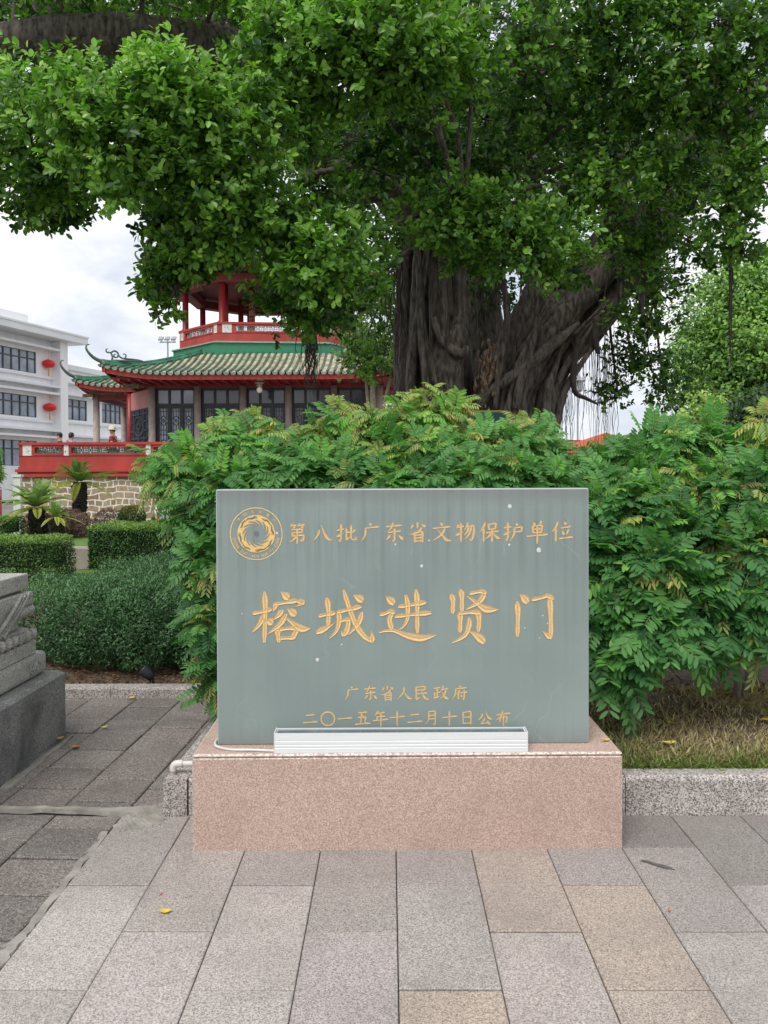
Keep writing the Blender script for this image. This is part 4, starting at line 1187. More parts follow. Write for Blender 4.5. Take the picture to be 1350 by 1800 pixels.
def parapet(parent, P0, P1, z0, z1, tile_w, spans, th=.2, body=red_m, off=POFF, railh=.10):
    """one straight parapet facet: red frame, ceramic lattices and white picture tiles let into it
    spans = [(kind, start, end)...] measured along the facet"""
    a = Vector((P0[0], P0[1], 0)); b = Vector((P1[0], P1[1], 0)); L = (b - a).length; u = (b - a) / L; nv = Vector((u.y, -u.x, 0)); Zv = Vector((0, 0, 1))
    H_ = z1 - z0
    pz0, pz1 = z0 + H_*.50, z0 + H_*.84
    a = a + off; z0 += off.z; z1 += off.z; pz0 += off.z; pz1 += off.z
    a.z = 0
    fr = MB(); la = MB(); tl = []
    fr.obox(a, u, nv, Zv, 0, L, -th, 0, z0, pz0)
    fr.obox(a, u, nv, Zv, 0, L, -th, 0, pz1, z1 - railh)
    fr.obox(a, u, nv, Zv, -.03, L + .03, -th - .05, .05, z1 - railh, z1)
    fr.obox(a, u, nv, Zv, 0, L, .001, .018, z0 + H_*.44, z0 + H_*.455)
    edge = 0.0
    for kind, s0, s1 in spans:
        if kind == 'l':
            if s0 > edge: fr.obox(a, u, nv, Zv, edge, s0, -th, 0, pz0, pz1)
            edge = s1
            n = max(1, round((s1 - s0) / ((pz1 - pz0) * 1.05)))
            w_ = (s1 - s0) / n
            for q0, q1, y0, y1 in ((s0, s1, pz0, pz0 + .018), (s0, s1, pz1 - .018, pz1)):
                fr.obox(a, u, nv, Zv, q0, q1, .001, .02, y0 - .02, y1 + .02)
            for k in range(n):
                cx_ = s0 + w_ * (k + .5); cz = (pz0 + pz1) / 2
                ctr = a + u*cx_ + Zv*cz - nv*(th*.5)
                for rr in ((.46, .30) if True else ()):
                    pts = [ctr + u*(rr*w_*math.cos(t)) + Zv*(rr*(pz1-pz0)*math.sin(t)) for t in np.linspace(0, 2*math.pi, 13)]
                    la.tube(pts, .016, 5, False)
                for t in (0, 1, 2, 3):
                    e = math.pi/4 + t*math.pi/2
                    la.tube([ctr + u*(.30*w_*math.cos(e)) + Zv*(.30*(pz1-pz0)*math.sin(e)), ctr + u*(.68*w_*math.cos(e)) + Zv*(.66*(pz1-pz0)*math.sin(e))], .018, 5, False)
                    e += math.pi/4
                    la.tube([ctr + u*(.02*w_), ctr + u*(.30*w_*math.cos(e)) + Zv*(.30*(pz1-pz0)*math.sin(e))], .014, 5, False)
        else:
            ti = MB(); ink = MB(); tl.append((ti, ink))
            ti.obox(a, u, nv, Zv, s0, s1, .001, .014, pz0 - H_*.06, pz1 + H_*.05)
            rr = random.Random(int(s0 * 100))
            zc0, zc1 = pz0 - H_*.02, pz1
            for k in range(9 if (s1 - s0) > .2 else 5):
                x = rr.uniform(s0 + .03, s1 - .03); z = rr.uniform(zc0, zc1)
                o_ = a + nv*.016
                p0 = o_ + u*x + Zv*z
                p1 = p0 + u*rr.uniform(-.06, .06) + Zv*rr.uniform(-.02, .08)
                if (p1 - a).dot(u) > s1 - .015 or (p1 - a).dot(u) < s0 + .015 or p1.z > pz1 + .01: continue
                ink.tube([p0, p0.lerp(p1, .5) + u*.008, p1], [.004, rr.uniform(.006, .013), .003], 5)
    if edge < L: fr.obox(a, u, nv, Zv, edge, L, -th, 0, pz0, pz1)
    r = fr.build('parapet', body, parent)
    if la.v: la.build('lattice', lat_w if z1 > 5 else lat_m, r, True)
    for ti, ink in tl:
        t_ = ti.build('picture_tile', white_tile, parent)
        if ink.v: ink.build('ink_picture', ink_m, t_)
n = len(UP)
for i in range(n):
    p0, p1 = UP[i], UP[(i+1) % n]
    L = (Vector((*p0, 0)) - Vector((*p1, 0))).length
    if i == 0: sp_ = [('t', .18, .60), ('l', .78, L - .78), ('t', L - .60, L - .18)]
    else: sp_ = [('t', .10, .34), ('l', .50, L - .50), ('t', L - .34, L - .10)]
    parapet(pav, p0, p1, 7.665, 8.55, .3, sp_)
    v = Vector((*UP[i], 0)); q = v + (UC - v).normalized() * .28
    PMB().lathe((q.x, q.y, 7.66), [(.20, 0), (.20, .95), (.15, 1.0), (.145, 3.2)], 12).build('red_column', red_c, pav, True)
for dx, dy in ((-2.2, -2.0), (1.6, -2.0), (-2.2, 2.0), (1.6, 2.0), (-.9, -2.2)):
    PMB().lathe((UC.x + dx, UC.y + dy, 7.66), [(.15, 0), (.14, 3.3)], 12).build('red_column', red_c, pav, True)
PMB().poly_prism(UP, 7.64, 7.659).build('upper_floor', red_d, pav)
ring_o, ring_i = outset(UP, .05), outset(UP, -.45)
mb = PMB()
for i in range(n):
    j = (i+1) % n
    mb.add([(*ring_o[i], 10.35), (*ring_o[j], 10.35), (*ring_i[j], 10.35), (*ring_i[i], 10.35), (*ring_o[i], 10.75), (*ring_o[j], 10.75), (*ring_i[j], 10.75), (*ring_i[i], 10.75)], [(0,3,2,1),(4,5,6,7),(0,1,5,4),(1,2,6,5),(2,3,7,6),(3,0,4,7)])
mb.build('upper_beam', red_d, pav)
PMB().poly_prism(outset(UP, 1.1), 10.86, 10.92).build('soffit', red_d, pav)
EV = outset(UP, 1.35); TP = [((p[0] - UC.x)*.22 + UC.x, (p[1] - UC.y)*.22 + UC.y) for p in UP]
rf = proof()
for i in range(n):
    j = (i+1) % n
    A, B = Vector((*EV[i], 11.1)), Vector((*EV[j], 11.1))
    e = (B - A).normalized(); inn = Vector((-e.y, e.x, 0))
    rf.slope(A, B, 4, 2.2, inn, .29, .38, 1.8, 1, ((*TP[i], 13.3), (*TP[j], 13.3)))
    C_ = Vector((*TP[i], 13.3))
    pts = [A.lerp(C_, f) for f in np.linspace(0, 1, 7)]
    for p, f in zip(pts, np.linspace(0, 1, 7)): p.z = 11.1 + 2.2*(.62*f + .38*f*f) + .38*(1-f)**1.5*max(0, 1 - f*1.2)
    rf.hip(pts)
    d = (A - UC); d.z = 0
    orn = PMB()
    horn(orn, pts[0] + Vector((0, 0, .1)), d, .55, .6)
    scroll(orn, pts[1] + Vector((0, 0, .2)), -d, .4)
    orn.build('ridge_ornament', grey_orn, pav, True)
PMB().lathe((UC.x, UC.y, 13.2), [(1.3, 0), (.5, .5), (.3, .9), (.45, 1.2), (.12, 1.6), (.05, 2.1)], 16).build('roof_finial', grn_m, pav, True)
u_ = rf.build(pav); u_.name = 'upper_roof'

# ---------------------------------------------------------------- terrace with rubble wall and red parapet
def m_rubble():
    m, t, b = nmat('rubble_masonry')
    c = t.nodes.new('ShaderNodeTexCoord')
    # warp gently so courses wander like hand-laid rubble
    nz_ = N(t, 'ShaderNodeTexNoise', Scale=1.3, Detail=3.0); t.links.new(c.outputs['Object'], nz_.inputs['Vector'])
    sub = t.nodes.new('ShaderNodeVectorMath'); sub.operation = 'SUBTRACT'; t.links.new(nz_.outputs['Color'], sub.inputs[0]); sub.inputs[1].default_value = (.5, .5, .5)
    sc = t.nodes.new('ShaderNodeVectorMath'); sc.operation = 'SCALE'; t.links.new(sub.outputs[0], sc.inputs[0]); sc.inputs['Scale'].default_value = .34
    ad = t.nodes.new('ShaderNodeVectorMath'); t.links.new(c.outputs['Object'], ad.inputs[0]); t.links.new(sc.outputs[0], ad.inputs[1])
    sx = t.nodes.new('ShaderNodeSeparateXYZ'); t.links.new(ad.outputs[0], sx.inputs[0])
    cb = t.nodes.new('ShaderNodeCombineXYZ'); t.links.new(sx.outputs['X'], cb.inputs[0]); t.links.new(sx.outputs['Z'], cb.inputs[1])
    br_ = N(t, 'ShaderNodeTexBrick', Scale=1.0)
    br_.inputs['Mortar Size'].default_value = 0.024; br_.inputs['Brick Width'].default_value = .40; br_.inputs['Row Height'].default_value = .20; br_.inputs['Mortar Smooth'].default_value = .25
    br_.offset = .43; br_.squash = .55; br_.squash_frequency = 3; br_.offset_frequency = 2
    br_.inputs['Color1'].default_value = (.29, .19, .135, 1); br_.inputs['Color2'].default_value = (.45, .335, .25, 1); br_.inputs['Mortar'].default_value = (.80, .75, .68, 1)
    t.links.new(cb.outputs[0], br_.inputs['Vector'])
    col = mixc(t, br_.outputs['Color'], ramp(t, noise(t, c.outputs['Object'], 9, 5), [(.3, (.72, .72, .74)), (.7, (1.2, 1.17, 1.12))]), 1.0, 'MULTIPLY')
    t.links.new(col, b.inputs['Base Color']); b.inputs['Roughness'].default_value = .9
    bump(t, b, br_.outputs['Fac'], .6, -.03)
    return m
rub = m_rubble()
ter = empty('gate_terrace', (-4, 26, 0), 0, 'raised terrace with white jointed rubble wall and red parapet in front of the pavilion', 'terrace')
TO = Vector((4, -26, 0))
TP_ = [(-11.95, 26.0), (12.0, 26.0), (14.8, 33.0), (14.8, 48.0), (-14.6, 48.0), (-14.9, 34.0)]
class TMB(MB):
    def build(s, name, mat, parent=None, *a, **k):
        s.v = [(v[0] + TO.x, v[1] + TO.y, v[2]) for v in s.v]
        return MB.build(s, name, mat, parent, *a, **k)
TMB().poly_prism(TP_, -.1, 1.10).build('rubble_wall', rub, ter)
mb = TMB()
def ring(mb, o_, i_, z0, z1):
    """a wall ring following the terrace outline, o_ outside and i_ inside it"""
    A, B = outset(TP_, o_), outset(TP_, -i_)
    for i in range(len(A)):
        j = (i + 1) % len(A)
        mb.add([(*A[i], z0), (*A[j], z0), (*B[j], z0), (*B[i], z0), (*A[i], z1), (*A[j], z1), (*B[j], z1), (*B[i], z1)], [(0,3,2,1),(4,5,6,7),(0,1,5,4),(2,3,7,6)])
    return mb
ring(TMB(), 0.0, .35, 1.101, 1.555).build('upper_rubble', rub, ter)
TMB().poly_prism(outset(TP_, -.36), 1.101, 1.42).build('terrace_floor', stone_col, ter)
for a_, z0, z1 in ((.10, 1.556, 1.64), (.06, 1.641, 1.71), (.13, 1.711, 1.80), (.04, 1.801, 1.88)): ring(mb, a_, .28, z0, z1)
# paving of the terrace lies inside the ring of mouldings
mb.build('base_moulding', red_m, ter)
n = len(TP_)
for i in range(n):
    p0, p1 = TP_[i], TP_[(i+1) % n]
    L = (Vector((*p0, 0)) - Vector((*p1, 0))).length
    sp_ = []
    if i in (0, n - 1):
        if i == 0:
            sp_ = [('t', .12, .40), ('l', .50, 1.38), ('t', 1.45, 1.60)]
            x = 1.68
            while x + 2.6 < L:
                sp_ += [('l', x, x + 2.34), ('t', x + 2.42, x + 2.57)]
                x += 2.66
        else:
            x = .3
            while x + 2.6 < L:
                sp_ += [('l', x, x + 2.3), ('t', x + 2.38, x + 2.53)]; x += 2.66
    parapet(ter, p0, p1, 1.881, 2.665, .3, sp_, .2, red_m, TO, .085)

# ---------------------------------------------------------------- white building on the left
wb = empty('office_block', (-27, 60, 0), 0, 'white three storey building with ribbon windows and red lanterns', 'building')
BA = Vector((-25.8, 53.5, 0)); BU = Vector((.313, .95, 0)).normalized(); BN = Vector((BU.y, -BU.x, 0)); BZ = Vector((0, 0, 1)); BO = Vector((27, -60, 0))
def wbox(mb, s0, s1, d0, d1, z0, z1): mb.obox(BA + BO, BU, BN, BZ, s0, s1, d0, d1, z0, z1)
def ribbon(s0, s1, z0, z1, panes, depth):
    """a window band let into the wall: dark frames with glass behind"""
    fr = MB(); gl = MB()
    w_ = (s1 - s0) / panes
    for k in range(panes + 1): wbox(fr, s0 + w_*k - .045, s0 + w_*k + .045, depth - .16, depth - .06, z0, z1)
    for z in (z0, z0 + (z1 - z0)*.66, z1): wbox(fr, s0, s1, depth - .158, depth - .062, z - .04, z + .04)
    wbox(gl, s0, s1, depth - .14, depth - .12, z0, z1)
    f = fr.build('window', frame_d, wb)
    gl.build('pane', glass_m, f)
wl_ = MB()
FL = [(2.4, 4.15), (5.80, 7.28), (8.88, 10.38)]
zs = 0.0
for (z0, z1) in FL:      # spandrels with the openings left free
    wbox(wl_, -16, 5.5, -8, -.0, zs, z0); zs = z1
    wbox(wl_, 3.30, 5.5, -8, 0, z0, z1); wbox(wl_, -16, -15.5, -8, 0, z0, z1)
    wbox(wl_, -15.5, 3.30, -8, -.3, z0, z1)
wbox(wl_, -16, 5.5, -8, 0, zs, 11.35)
wbox(wl_, 4.85, 5.62, 0, .75, 0, 11.35)
wbox(wl_, 5.62, 16, -8, -.12, 0, 5.9); wbox(wl_, 5.62, 16, -8, -.12, 7.45, 9.55)
for a_, b_ in ((8.75, 10.5), (12.9, 16)): wbox(wl_, a_, b_, -8, -.12, 5.9, 7.45)
wbox(wl_, 5.62, 12.9, -8, -.42, 5.9, 7.45)
wl_.build('wall', wall_w, wb)
tr = MB()
wbox(tr, -16, 6.9, -8.3, 1.5, 11.36, 11.80); wbox(tr, -16, 6.95, -8.3, 1.56, 11.801, 11.93)
wbox(tr, 5.9, 17, -8, .2, 9.56, 9.92)
tr.build('roof_slab', wall_g, wb)
tr = MB()
for z, dp in ((10.62, .75), (8.62, .22), (7.98, .75), (7.48, .75), (5.5, .2), (4.85, .75), (4.38, .75)):
    wbox(tr, -16, 4.83, .001, dp, z, z + .15)
for z, dp in ((8.5, .6), (7.62, .6), (5.6, .15), (4.6, .6)):
    wbox(tr, 5.7, 16, -.119, -.12 + dp, z, z + .14)
tr.build('sun_ledge', wall_g, wb)
MB_ = MB(); wbox(MB_, -9, 3.2, -4.5, -.6, 11.931, 13.0); MB_.build('roof_house', wall_g, wb)
for (z0, z1) in FL:
    ribbon(-15.5, -9.2, z0, z1, 8, 0); ribbon(-8.9, -3.2, z0, z1, 7, 0); ribbon(-2.6, 3.30, z0, z1, 8, 0)
ribbon(5.75, 8.75, 5.9, 7.45, 4, -.12); ribbon(10.5, 12.9, 5.9, 7.45, 4, -.12)
# red lanterns
red_l = m_plain('red_lantern_silk', (0.72, 0.02, 0.022), 0.5, 0.12, 6)
gold_l = m_plain('gold_tassel', (0.62, 0.36, 0.06), 0.6, 0.2, 20)
def lantern(px, py, label, ztop):
    p = P(px, py, 57.4)
    o = empty('red_lantern', p, 0, label, 'lantern', 'red lanterns on the white building')
    mb = MB()
    n_ = 24
    prof = [(.10 + .34 * math.cos(t), .27 * math.sin(t)) for t in np.linspace(-1.35, 1.35, 11)]
    for k in range(n_):
        pass
    vs, fs = [], []
    for r_, h in prof:
        for k in range(n_ * 2):
            a = math.pi * k / n_
            q = r_ * (1.0 if k % 2 else .965)
            vs.append((q * math.cos(a), q * math.sin(a), h))
    m_ = n_ * 2
    for i in range(len(prof) - 1):
        for k in range(m_): fs.append((i*m_ + k, i*m_ + (k+1) % m_, (i+1)*m_ + (k+1) % m_, (i+1)*m_ + k))
    mb.add(vs, fs)
    mb.build('body', red_l, o)
    MB().lathe((0, 0, .26), [(.13, 0), (.13, .05)], 16).build('cap', gold_l, o)
    MB().lathe((0, 0, -.32), [(.14, 0), (.14, .05)], 16).build('cap', gold_l, o)
    MB().lathe((0, 0, -.88), [(.05, 0), (.055, .3), (.03, .36), (.07, .42), (.02, .48), (.02, .57)], 10).build('tassel', gold_l, o)
    MB().tube([(0, 0, .30), (0, 0, ztop - p.z)], .012, 5).build('cord', gold_l, o)
lantern(85.5, 637, 'upper of the two round red lanterns hanging on the white building', 10.62)
lantern(87, 713.5, 'lower of the two round red lanterns hanging on the white building', 7.48)

# ---------------------------------------------------------------- mast, post, banner, tent, lamp
grey_p = m_plain('galvanised_steel', (.36, .38, .40), .45, .1, 10, metal=.4)
ms = empty('floodlight_mast', P(296, 840, 70), 0, 'slim floodlight mast rising behind the pavilion roof', 'mast'); ms.location.z = -.05
MB().lathe((0, 0, 0), [(.16, 0), (.07, 13.3)], 8).box(-.7, .7, -.05, .05, 13.3, 13.4).build('pole', grey_p, ms)
for k in range(3):
    MB().obox((-.55 + k*.55, -.1, 13.65), (1, 0, 0), (0, .8, .6), (0, -.6, .8), -.2, .2, -.25, .25, -.07, .07).tube([(-.55 + k*.55, 0, 13.4), (-.55 + k*.55, -.08, 13.66)], .03, 5).build('floodlight', grey_p, ms)
wp = P(29, 840, 22.0)
o = MB().box(-.10, .10, -.06, .06, 0, 1.55).box(-.13, .13, -.09, .09, 1.55, 1.62).box(-.13, .13, -.09, .09, -.02, .12).build('white_post', m_plain('white_post_paint', (.72, .72, .72), .6, .05, 4)); o.location = (wp.x, 22, -.01)
tag(o, 'white square post beside the left cycad', 'post')
gp = empty('mesh_fence', (-11.9, 23.0, -.01), 0, 'green post fence standing in front of a red banner', 'fence')
for x in (-1.4, -.35, .7):
    MB().lathe((x, 0, 0), [(.04, 0), (.04, 1.30)], 8).build('post', m_plain('green_fence_paint', (.02, .12, .08), .5, .15, 8), gp)
mb = MB()
for z in (.1, .5, .9, 1.24): mb.box(-1.5, .8, -.012, .012, z, z + .025)
mb.build('rail', bpy.data.materials['green_fence_paint'], gp)
bn = empty('red_banner', (-12.6, 24.2, 0), 0, 'red notice banner behind the green post fence', 'banner')
MB().box(-1.5, .9, -.02, .02, .25, 1.15).build('cloth', m_plain('banner_red', (.55, .06, .07), .7, .1, 3), bn)
MB().box(-1.5, .9, -.024, -.0205, .98, 1.1).box(-.7, .5, -.024, -.0205, .30, .55).build('pale_stripe', m_plain('banner_pale', (.70, .55, .52), .7, .2, 6), bn)
for x in (-1.5, .86): MB().box(x, x + .05, .021, .06, 0, 1.2).build('leg', grey_p, bn)
# orange canopy seen through the shrubs on the right
org = m_plain('orange_canvas', (.70, .13, .03), .7, .12, 2)
tn = empty('orange_canopy', (4.0, 15.0, 0), R(12), 'orange canvas canopy on red poles glimpsed through the shrubs', 'canopy')
MB().add([(-1.4, -1.2, 1.75), (1.4, -1.2, 1.75), (1.4, 1.2, 1.75), (-1.4, 1.2, 1.75), (0, 0, 2.3), (-1.4, -1.2, 1.50), (1.4, -1.2, 1.50), (1.4, 1.2, 1.50), (-1.4, 1.2, 1.50)], [(0, 1, 4), (1, 2, 4), (2, 3, 4), (3, 0, 4), (5, 6, 1, 0), (6, 7, 2, 1), (7, 8, 3, 2), (8, 5, 0, 3)]).build('roof', org, tn)
for x in (-1.38, 1.38):
    for y in (-1.18, 1.18): MB().lathe((x, y, -.1), [(.03, 0), (.03, 1.84)], 8).build('pole', red_m, tn)
rfm = empty('red_railing', (2.55, 13.0, -.1), 0, 'red painted railing glimpsed behind the shrubs', 'railing')
mb = MB()
for z in (1.4, 1.75, 2.0): mb.box(-1.2, .75, -.03, .03, z, z + .05)
mb.build('rail', red_m, rfm)
for x in (-1.1, -.2, .7): MB().box(x - .03, x + .03, -.032, .032, 0, 2.1).build('post', red_m, rfm)
lp = empty('street_lamp', P(1015, 840, 42), 0, 'old fashioned street lamp seen faintly behind the hanging roots', 'lamp'); lp.location.z = -.05
MB().lathe((0, 0, 0), [(.12, 0), (.12, .5), (.05, .6), (.045, 5.9)], 8).build('pole', grey_p, lp)
MB().lathe((0, 0, 5.9), [(.1, 0), (.26, .1), (.30, .55), (.42, .6), (.15, .85), (.04, 1.0)], 8).build('lantern_head', m_plain('smoky_lantern_glass', (.35, .38, .38), .4, .2, 4), lp)
# dark green sign board leaning by the trunk
sb = empty('sign_board', P(835, 840, 8.0), 0, 'dark green board with a yellow rim standing at the banyan foot', 'sign'); sb.location.z = .14
MB().box(-.30, .30, -.015, .015, 1.55, 1.98).build('board', m_plain('dark_green_board', (.02, .09, .07), .5, .1, 5), sb)
MB().box(-.315, .315, -.012, .018, 1.981, 2.0).box(-.315, .315, -.012, .018, 1.53, 1.549).box(-.32, -.301, -.012, .018, 1.53, 2.0).box(.301, .32, -.012, .018, 1.53, 2.0).build('rim', m_plain('yellow_rim', (.45, .36, .08), .5, .1, 5), sb)
for x in (-.25, .25): MB().box(x - .02, x + .02, .016, .05, -.1, 1.9).build('leg', grey_p, sb)

# ---------------------------------------------------------------- people
skin_m = m_plain('skin', (.48, .28, .19), .55, .06, 12)
hair_m = m_plain('black_hair', (.012, .011, .011), .5, .2, 20)
def person(x, y, z, facing, shirt, label, trousers=(.05, .055, .08), sit=False, h=1.68, hat=False, bag=None, arm=0.0):
    """figure facing +X in its own frame, turned by facing"""
    s = h / 1.70
    o = empty('person', (x, y, z), facing, label, 'person')
    shm = m_plain('shirt_cloth', shirt, .8, .12, 8); trm = m_plain('trouser_cloth', trousers, .85, .12, 8)
    hip = .42 if sit else .92
    if sit:
        J = {'pel': (0, 0, .50), 'bel': (.02, 0, .66), 'che': (.05, 0, .86), 'nek': (.07, 0, 1.02), 'hd0': (.09, 0, 1.10), 'hd1': (.10, 0, 1.20)}
        legs = [((.02, sd*.09, .48), (.42, sd*.11, .50), (.40, sd*.11, .09), (.52, sd*.12, .04)) for sd in (-1, 1)]
        arms = [((.05, sd*.17, .95), (.08, sd*.21, .70), (.28, sd*.16, .60), (.36, sd*.13, .58)) for sd in (-1, 1)]
    else:
        J = {'pel': (0, 0, .94), 'bel': (.01, 0, 1.08), 'che': (.0, 0, 1.27), 'nek': (.01, 0, 1.45), 'hd0': (.02, 0, 1.53), 'hd1': (.03, 0, 1.62)}
        legs = [((0, sd*.09, .90), (.03 + .05*sd, sd*.09, .50), (-.02 + .10*sd, sd*.09, .09), (.10 + .10*sd, sd*.10, .04)) for sd in (-1, 1)]
        arms = [((0, sd*.17, 1.40), (-.03, sd*.23, 1.15), (.08 + arm, sd*.21, .95 + arm*.6), (.13 + arm, sd*.19, .88 + arm*.7)) for sd in (-1, 1)]
    pts, ed, rd = [], [], []
    idx = {}
    for k in ('pel', 'bel', 'che', 'nek', 'hd0', 'hd1'):
        idx[k] = len(pts); pts.append(J[k]); rd.append({'pel': (.13, .11), 'bel': (.125, .10), 'che': (.15, .11), 'nek': .055, 'hd0': (.078, .085), 'hd1': (.082, .095)}[k])
    ed += [(0, 1), (1, 2), (2, 3), (3, 4), (4, 5)]
    for lg in legs:
        b = len(pts); pts += list(lg); rd += [.085, .062, .042, .035]; ed += [(0, b), (b, b+1), (b+1, b+2), (b+2, b+3)]
    for am in arms:
        b = len(pts); pts += list(am); rd += [.052, .042, .032, .028]; ed += [(2, b), (b, b+1), (b+1, b+2), (b+2, b+3)]
    sc = lambda L_: [tuple(c * s for c in p) for p in L_]
    link('body', skin_mesh('body', sc(pts), ed, [tuple(q*s for q in r_) if hasattr(r_, '__len__') else r_*s for r_ in rd]), skin_m, o)
    # shirt and trousers, a little larger than the body
    q = [J['pel'], J['bel'], J['che'], tuple(np.array(J['che'])*.35 + np.array(J['nek'])*.65)]
    r_ = [(.145, .12), (.14, .115), (.165, .125), (.085, .08)]; e = [(0, 1), (1, 2), (2, 3)]
    for am in arms:
        b = len(q); q += [am[0], tuple(np.array(am[0])*.25 + np.array(am[1])*.75)]; r_ += [.066, .058]; e += [(2, b), (b, b+1)]
    link('shirt', skin_mesh('shirt', sc(q), e, [tuple(a*s for a in k) if hasattr(k, '__len__') else k*s for k in r_]), shm, o)
    q = [J['pel']]; r_ = [(.142, .122)]; e = []
    for lg in legs:
        b = len(q); q += [lg[0], lg[1], lg[2]]; r_ += [.098, .075, .058]; e += [(0, b), (b, b+1), (b+1, b+2)]
    link('trousers', skin_mesh('trousers', sc(q), e, [tuple(a*s for a in k) if hasattr(k, '__len__') else k*s for k in r_]), trm, o)
    hd = Vector(J['hd1']) * s
    mb = MB()
    mb.lathe((hd.x - .012, hd.y, hd.z - .03), [(.088*s, 0), (.098*s, .04*s), (.092*s, .085*s), (.06*s, .125*s), (.01, .14*s)], 14)
    mb.lathe((hd.x - .035, hd.y, hd.z - .085), [(.060*s, 0), (.078*s, .05*s), (.08*s, .1*s)], 14)
    mb.build('hair', hair_m, o, True)
    for sd in (-1, 1):
        MB().lathe((hd.x + .015, sd*.085*s, hd.z - .055), [(.006, 0), (.014, .015), (.016, .03), (.006, .045)], 8).build('ear', skin_m, o, True)
    MB().tube([(hd.x + .085*s, 0, hd.z + .0), (hd.x + .105*s, 0, hd.z - .035*s), (hd.x + .088*s, 0, hd.z - .045*s)], [.008, .013, .008], 6).build('nose', skin_m, o, True)
    if hat:
        MB().lathe((hd.x, hd.y, hd.z + .01), [(.185, -.03), (.19, -.02), (.115, .015), (.112, .09), (.085, .12), (.02, .13)], 18).build('hat', m_plain('straw_hat', (.62, .55, .38), .85, .12, 20), o, True)
    if bag:
        ch = Vector(J['che']) * s
        MB().tube([(ch.x + .02, .12, ch.z + .15), (ch.x + .135, .02, ch.z + .02), (ch.x + .12, -.10, ch.z - .16), (ch.x - .02, -.17, ch.z - .28)], .014, 5, True, 3).tube([(ch.x + .0, .12, ch.z + .15), (ch.x - .13, .03, ch.z + .04), (ch.x - .14, -.06, ch.z - .12), (ch.x - .04, -.17, ch.z - .28)], .014, 5, True, 3).build('bag_strap', m_plain('strap', bag, .7, .1, 10), o)
    return o
TZ = 1.421
pp = P(105, 790, 28.0); person(pp.x, 28.0, TZ, R(200), (.018, .014, .015), 'black haired person in a black shirt behind the red parapet', h=1.66)
pp = P(124, 790, 28.4); person(pp.x, 28.4, TZ, R(70), (.09, .26, .52), 'person in a bright blue shirt with a dark strap behind the red parapet', h=1.68, bag=(.02, .02, .03))
pp = P(198.5, 790, 28.6); person(pp.x, 28.6, TZ, R(180), (.20, .02, .025), 'person in a dark red shirt and straw hat on the terrace', h=1.90, hat=True, bag=(.45, .47, .34), arm=.08)
pp = P(283, 950, 17.4); person(pp.x, 17.4, -.02, R(-35), (.72, .70, .70), 'person in a white shirt sitting half hidden beyond the left edge of the shrubs', (.35, .42, .55), True, 1.60)
o = MB().box(-.5, .5, -.22, .22, 0, .38).build('stone_bench', stone_col, bevel=.02); o.location = (pp.x + .12, 17.5, -.02); tag(o, 'low plain stone seat under the sitting person', 'bench')
# ================================================================== vegetation
# ---------------------------------------------------------------- banyan
ban = empty('banyan_tree', (1.05, 9.5, .1), 0, 'huge old banyan with fused root trunk and spreading crown behind the slab', 'tree')
BOFF = Vector((-1.05, -9.5, -.1))
class BMB(MB):
    def build(s, name, mat, parent=None, *a, **k):
        s.v = [(v[0] + BOFF.x, v[1] + BOFF.y, v[2] + BOFF.z) for v in s.v]
        return MB.build(s, name, mat, parent, *a, **k)
class BLeaves(Leaves):
    def build(s, name, mat, parent=None):
        s.V = [v + np.array(BOFF) for v in s.V]
        return Leaves.build(s, name, mat, parent)
def rt(mb, px, rad, Y, n=9, wob=.02, sub=5):
    """a trunk root along photo columns and rows px at distance Y (metres), radii in metres"""
    pts = []
    for i, q in enumerate(px):
        y = Y[i] if hasattr(Y, '__len__') else Y
        pts.append(P(q[0], q[1], y) + Vector((random.uniform(-wob, wob), random.uniform(-wob, wob), 0)))
    sp, rr = smooth(pts, list(rad), sub)
    rr = [r_ * random.uniform(.9, 1.1) for r_ in rr]
    mb.tube(sp, rr, n)
tr = BMB()
# core masses
rt(tr, [(800, 1080), (800, 850), (795, 700), (790, 560), (770, 420), (740, 300), (700, 180)], [.60, .48, .34, .24, .22, .2, .16], 10.4, 16, .03)
rt(tr, [(900, 1080), (890, 850), (900, 720), (930, 620), (985, 545), (1050, 470), (1110, 390)], [.85, .72, .55, .42, .34, .30, .26], 10.2, 16, .03)
rt(tr, [(860, 900), (850, 650), (850, 480), (860, 330), (880, 200), (900, 60)], [.5, .34, .24, .22, .2, .16], 11.6, 14)
# bundle of straight roots on the left side
for (x0, x1, x2, r_, Y) in ((708, 712, 726, .085, 9.3), (722, 728, 742, .06, 9.1), (738, 742, 752, .10, 9.2), (757, 762, 764, .075, 8.95), (775, 778, 790, .12, 9.2), (800, 792, 786, .07, 9.0), (716, 735, 760, .045, 8.9), (765, 745, 735, .04, 8.85), (785, 800, 830, .05, 9.0), (700, 704, 715, .05, 9.4), (770, 785, 775, .05, 8.85), (752, 738, 728, .035, 8.8)):
    rt(tr, [(x0, 1090), (x0, 900), (x0 + 3, 720), (x1, 590), ((x1 + x2)/2, 480), (x2, 380), (x2 + 14, 270)], [r_*1.6, r_*1.3, r_*1.1, r_, r_*.9, r_*.85, r_*.6], Y, 8, .03)
rt(tr, [(790, 720), (785, 650), (800, 600), (812, 560), (806, 500), (800, 420)], [.20, .22, .17, .10, .08, .07], 9.0, 10)
rt(tr, [(762, 560), (780, 600), (808, 625), (820, 610)], [.04, .06, .06, .03], 8.8, 8)
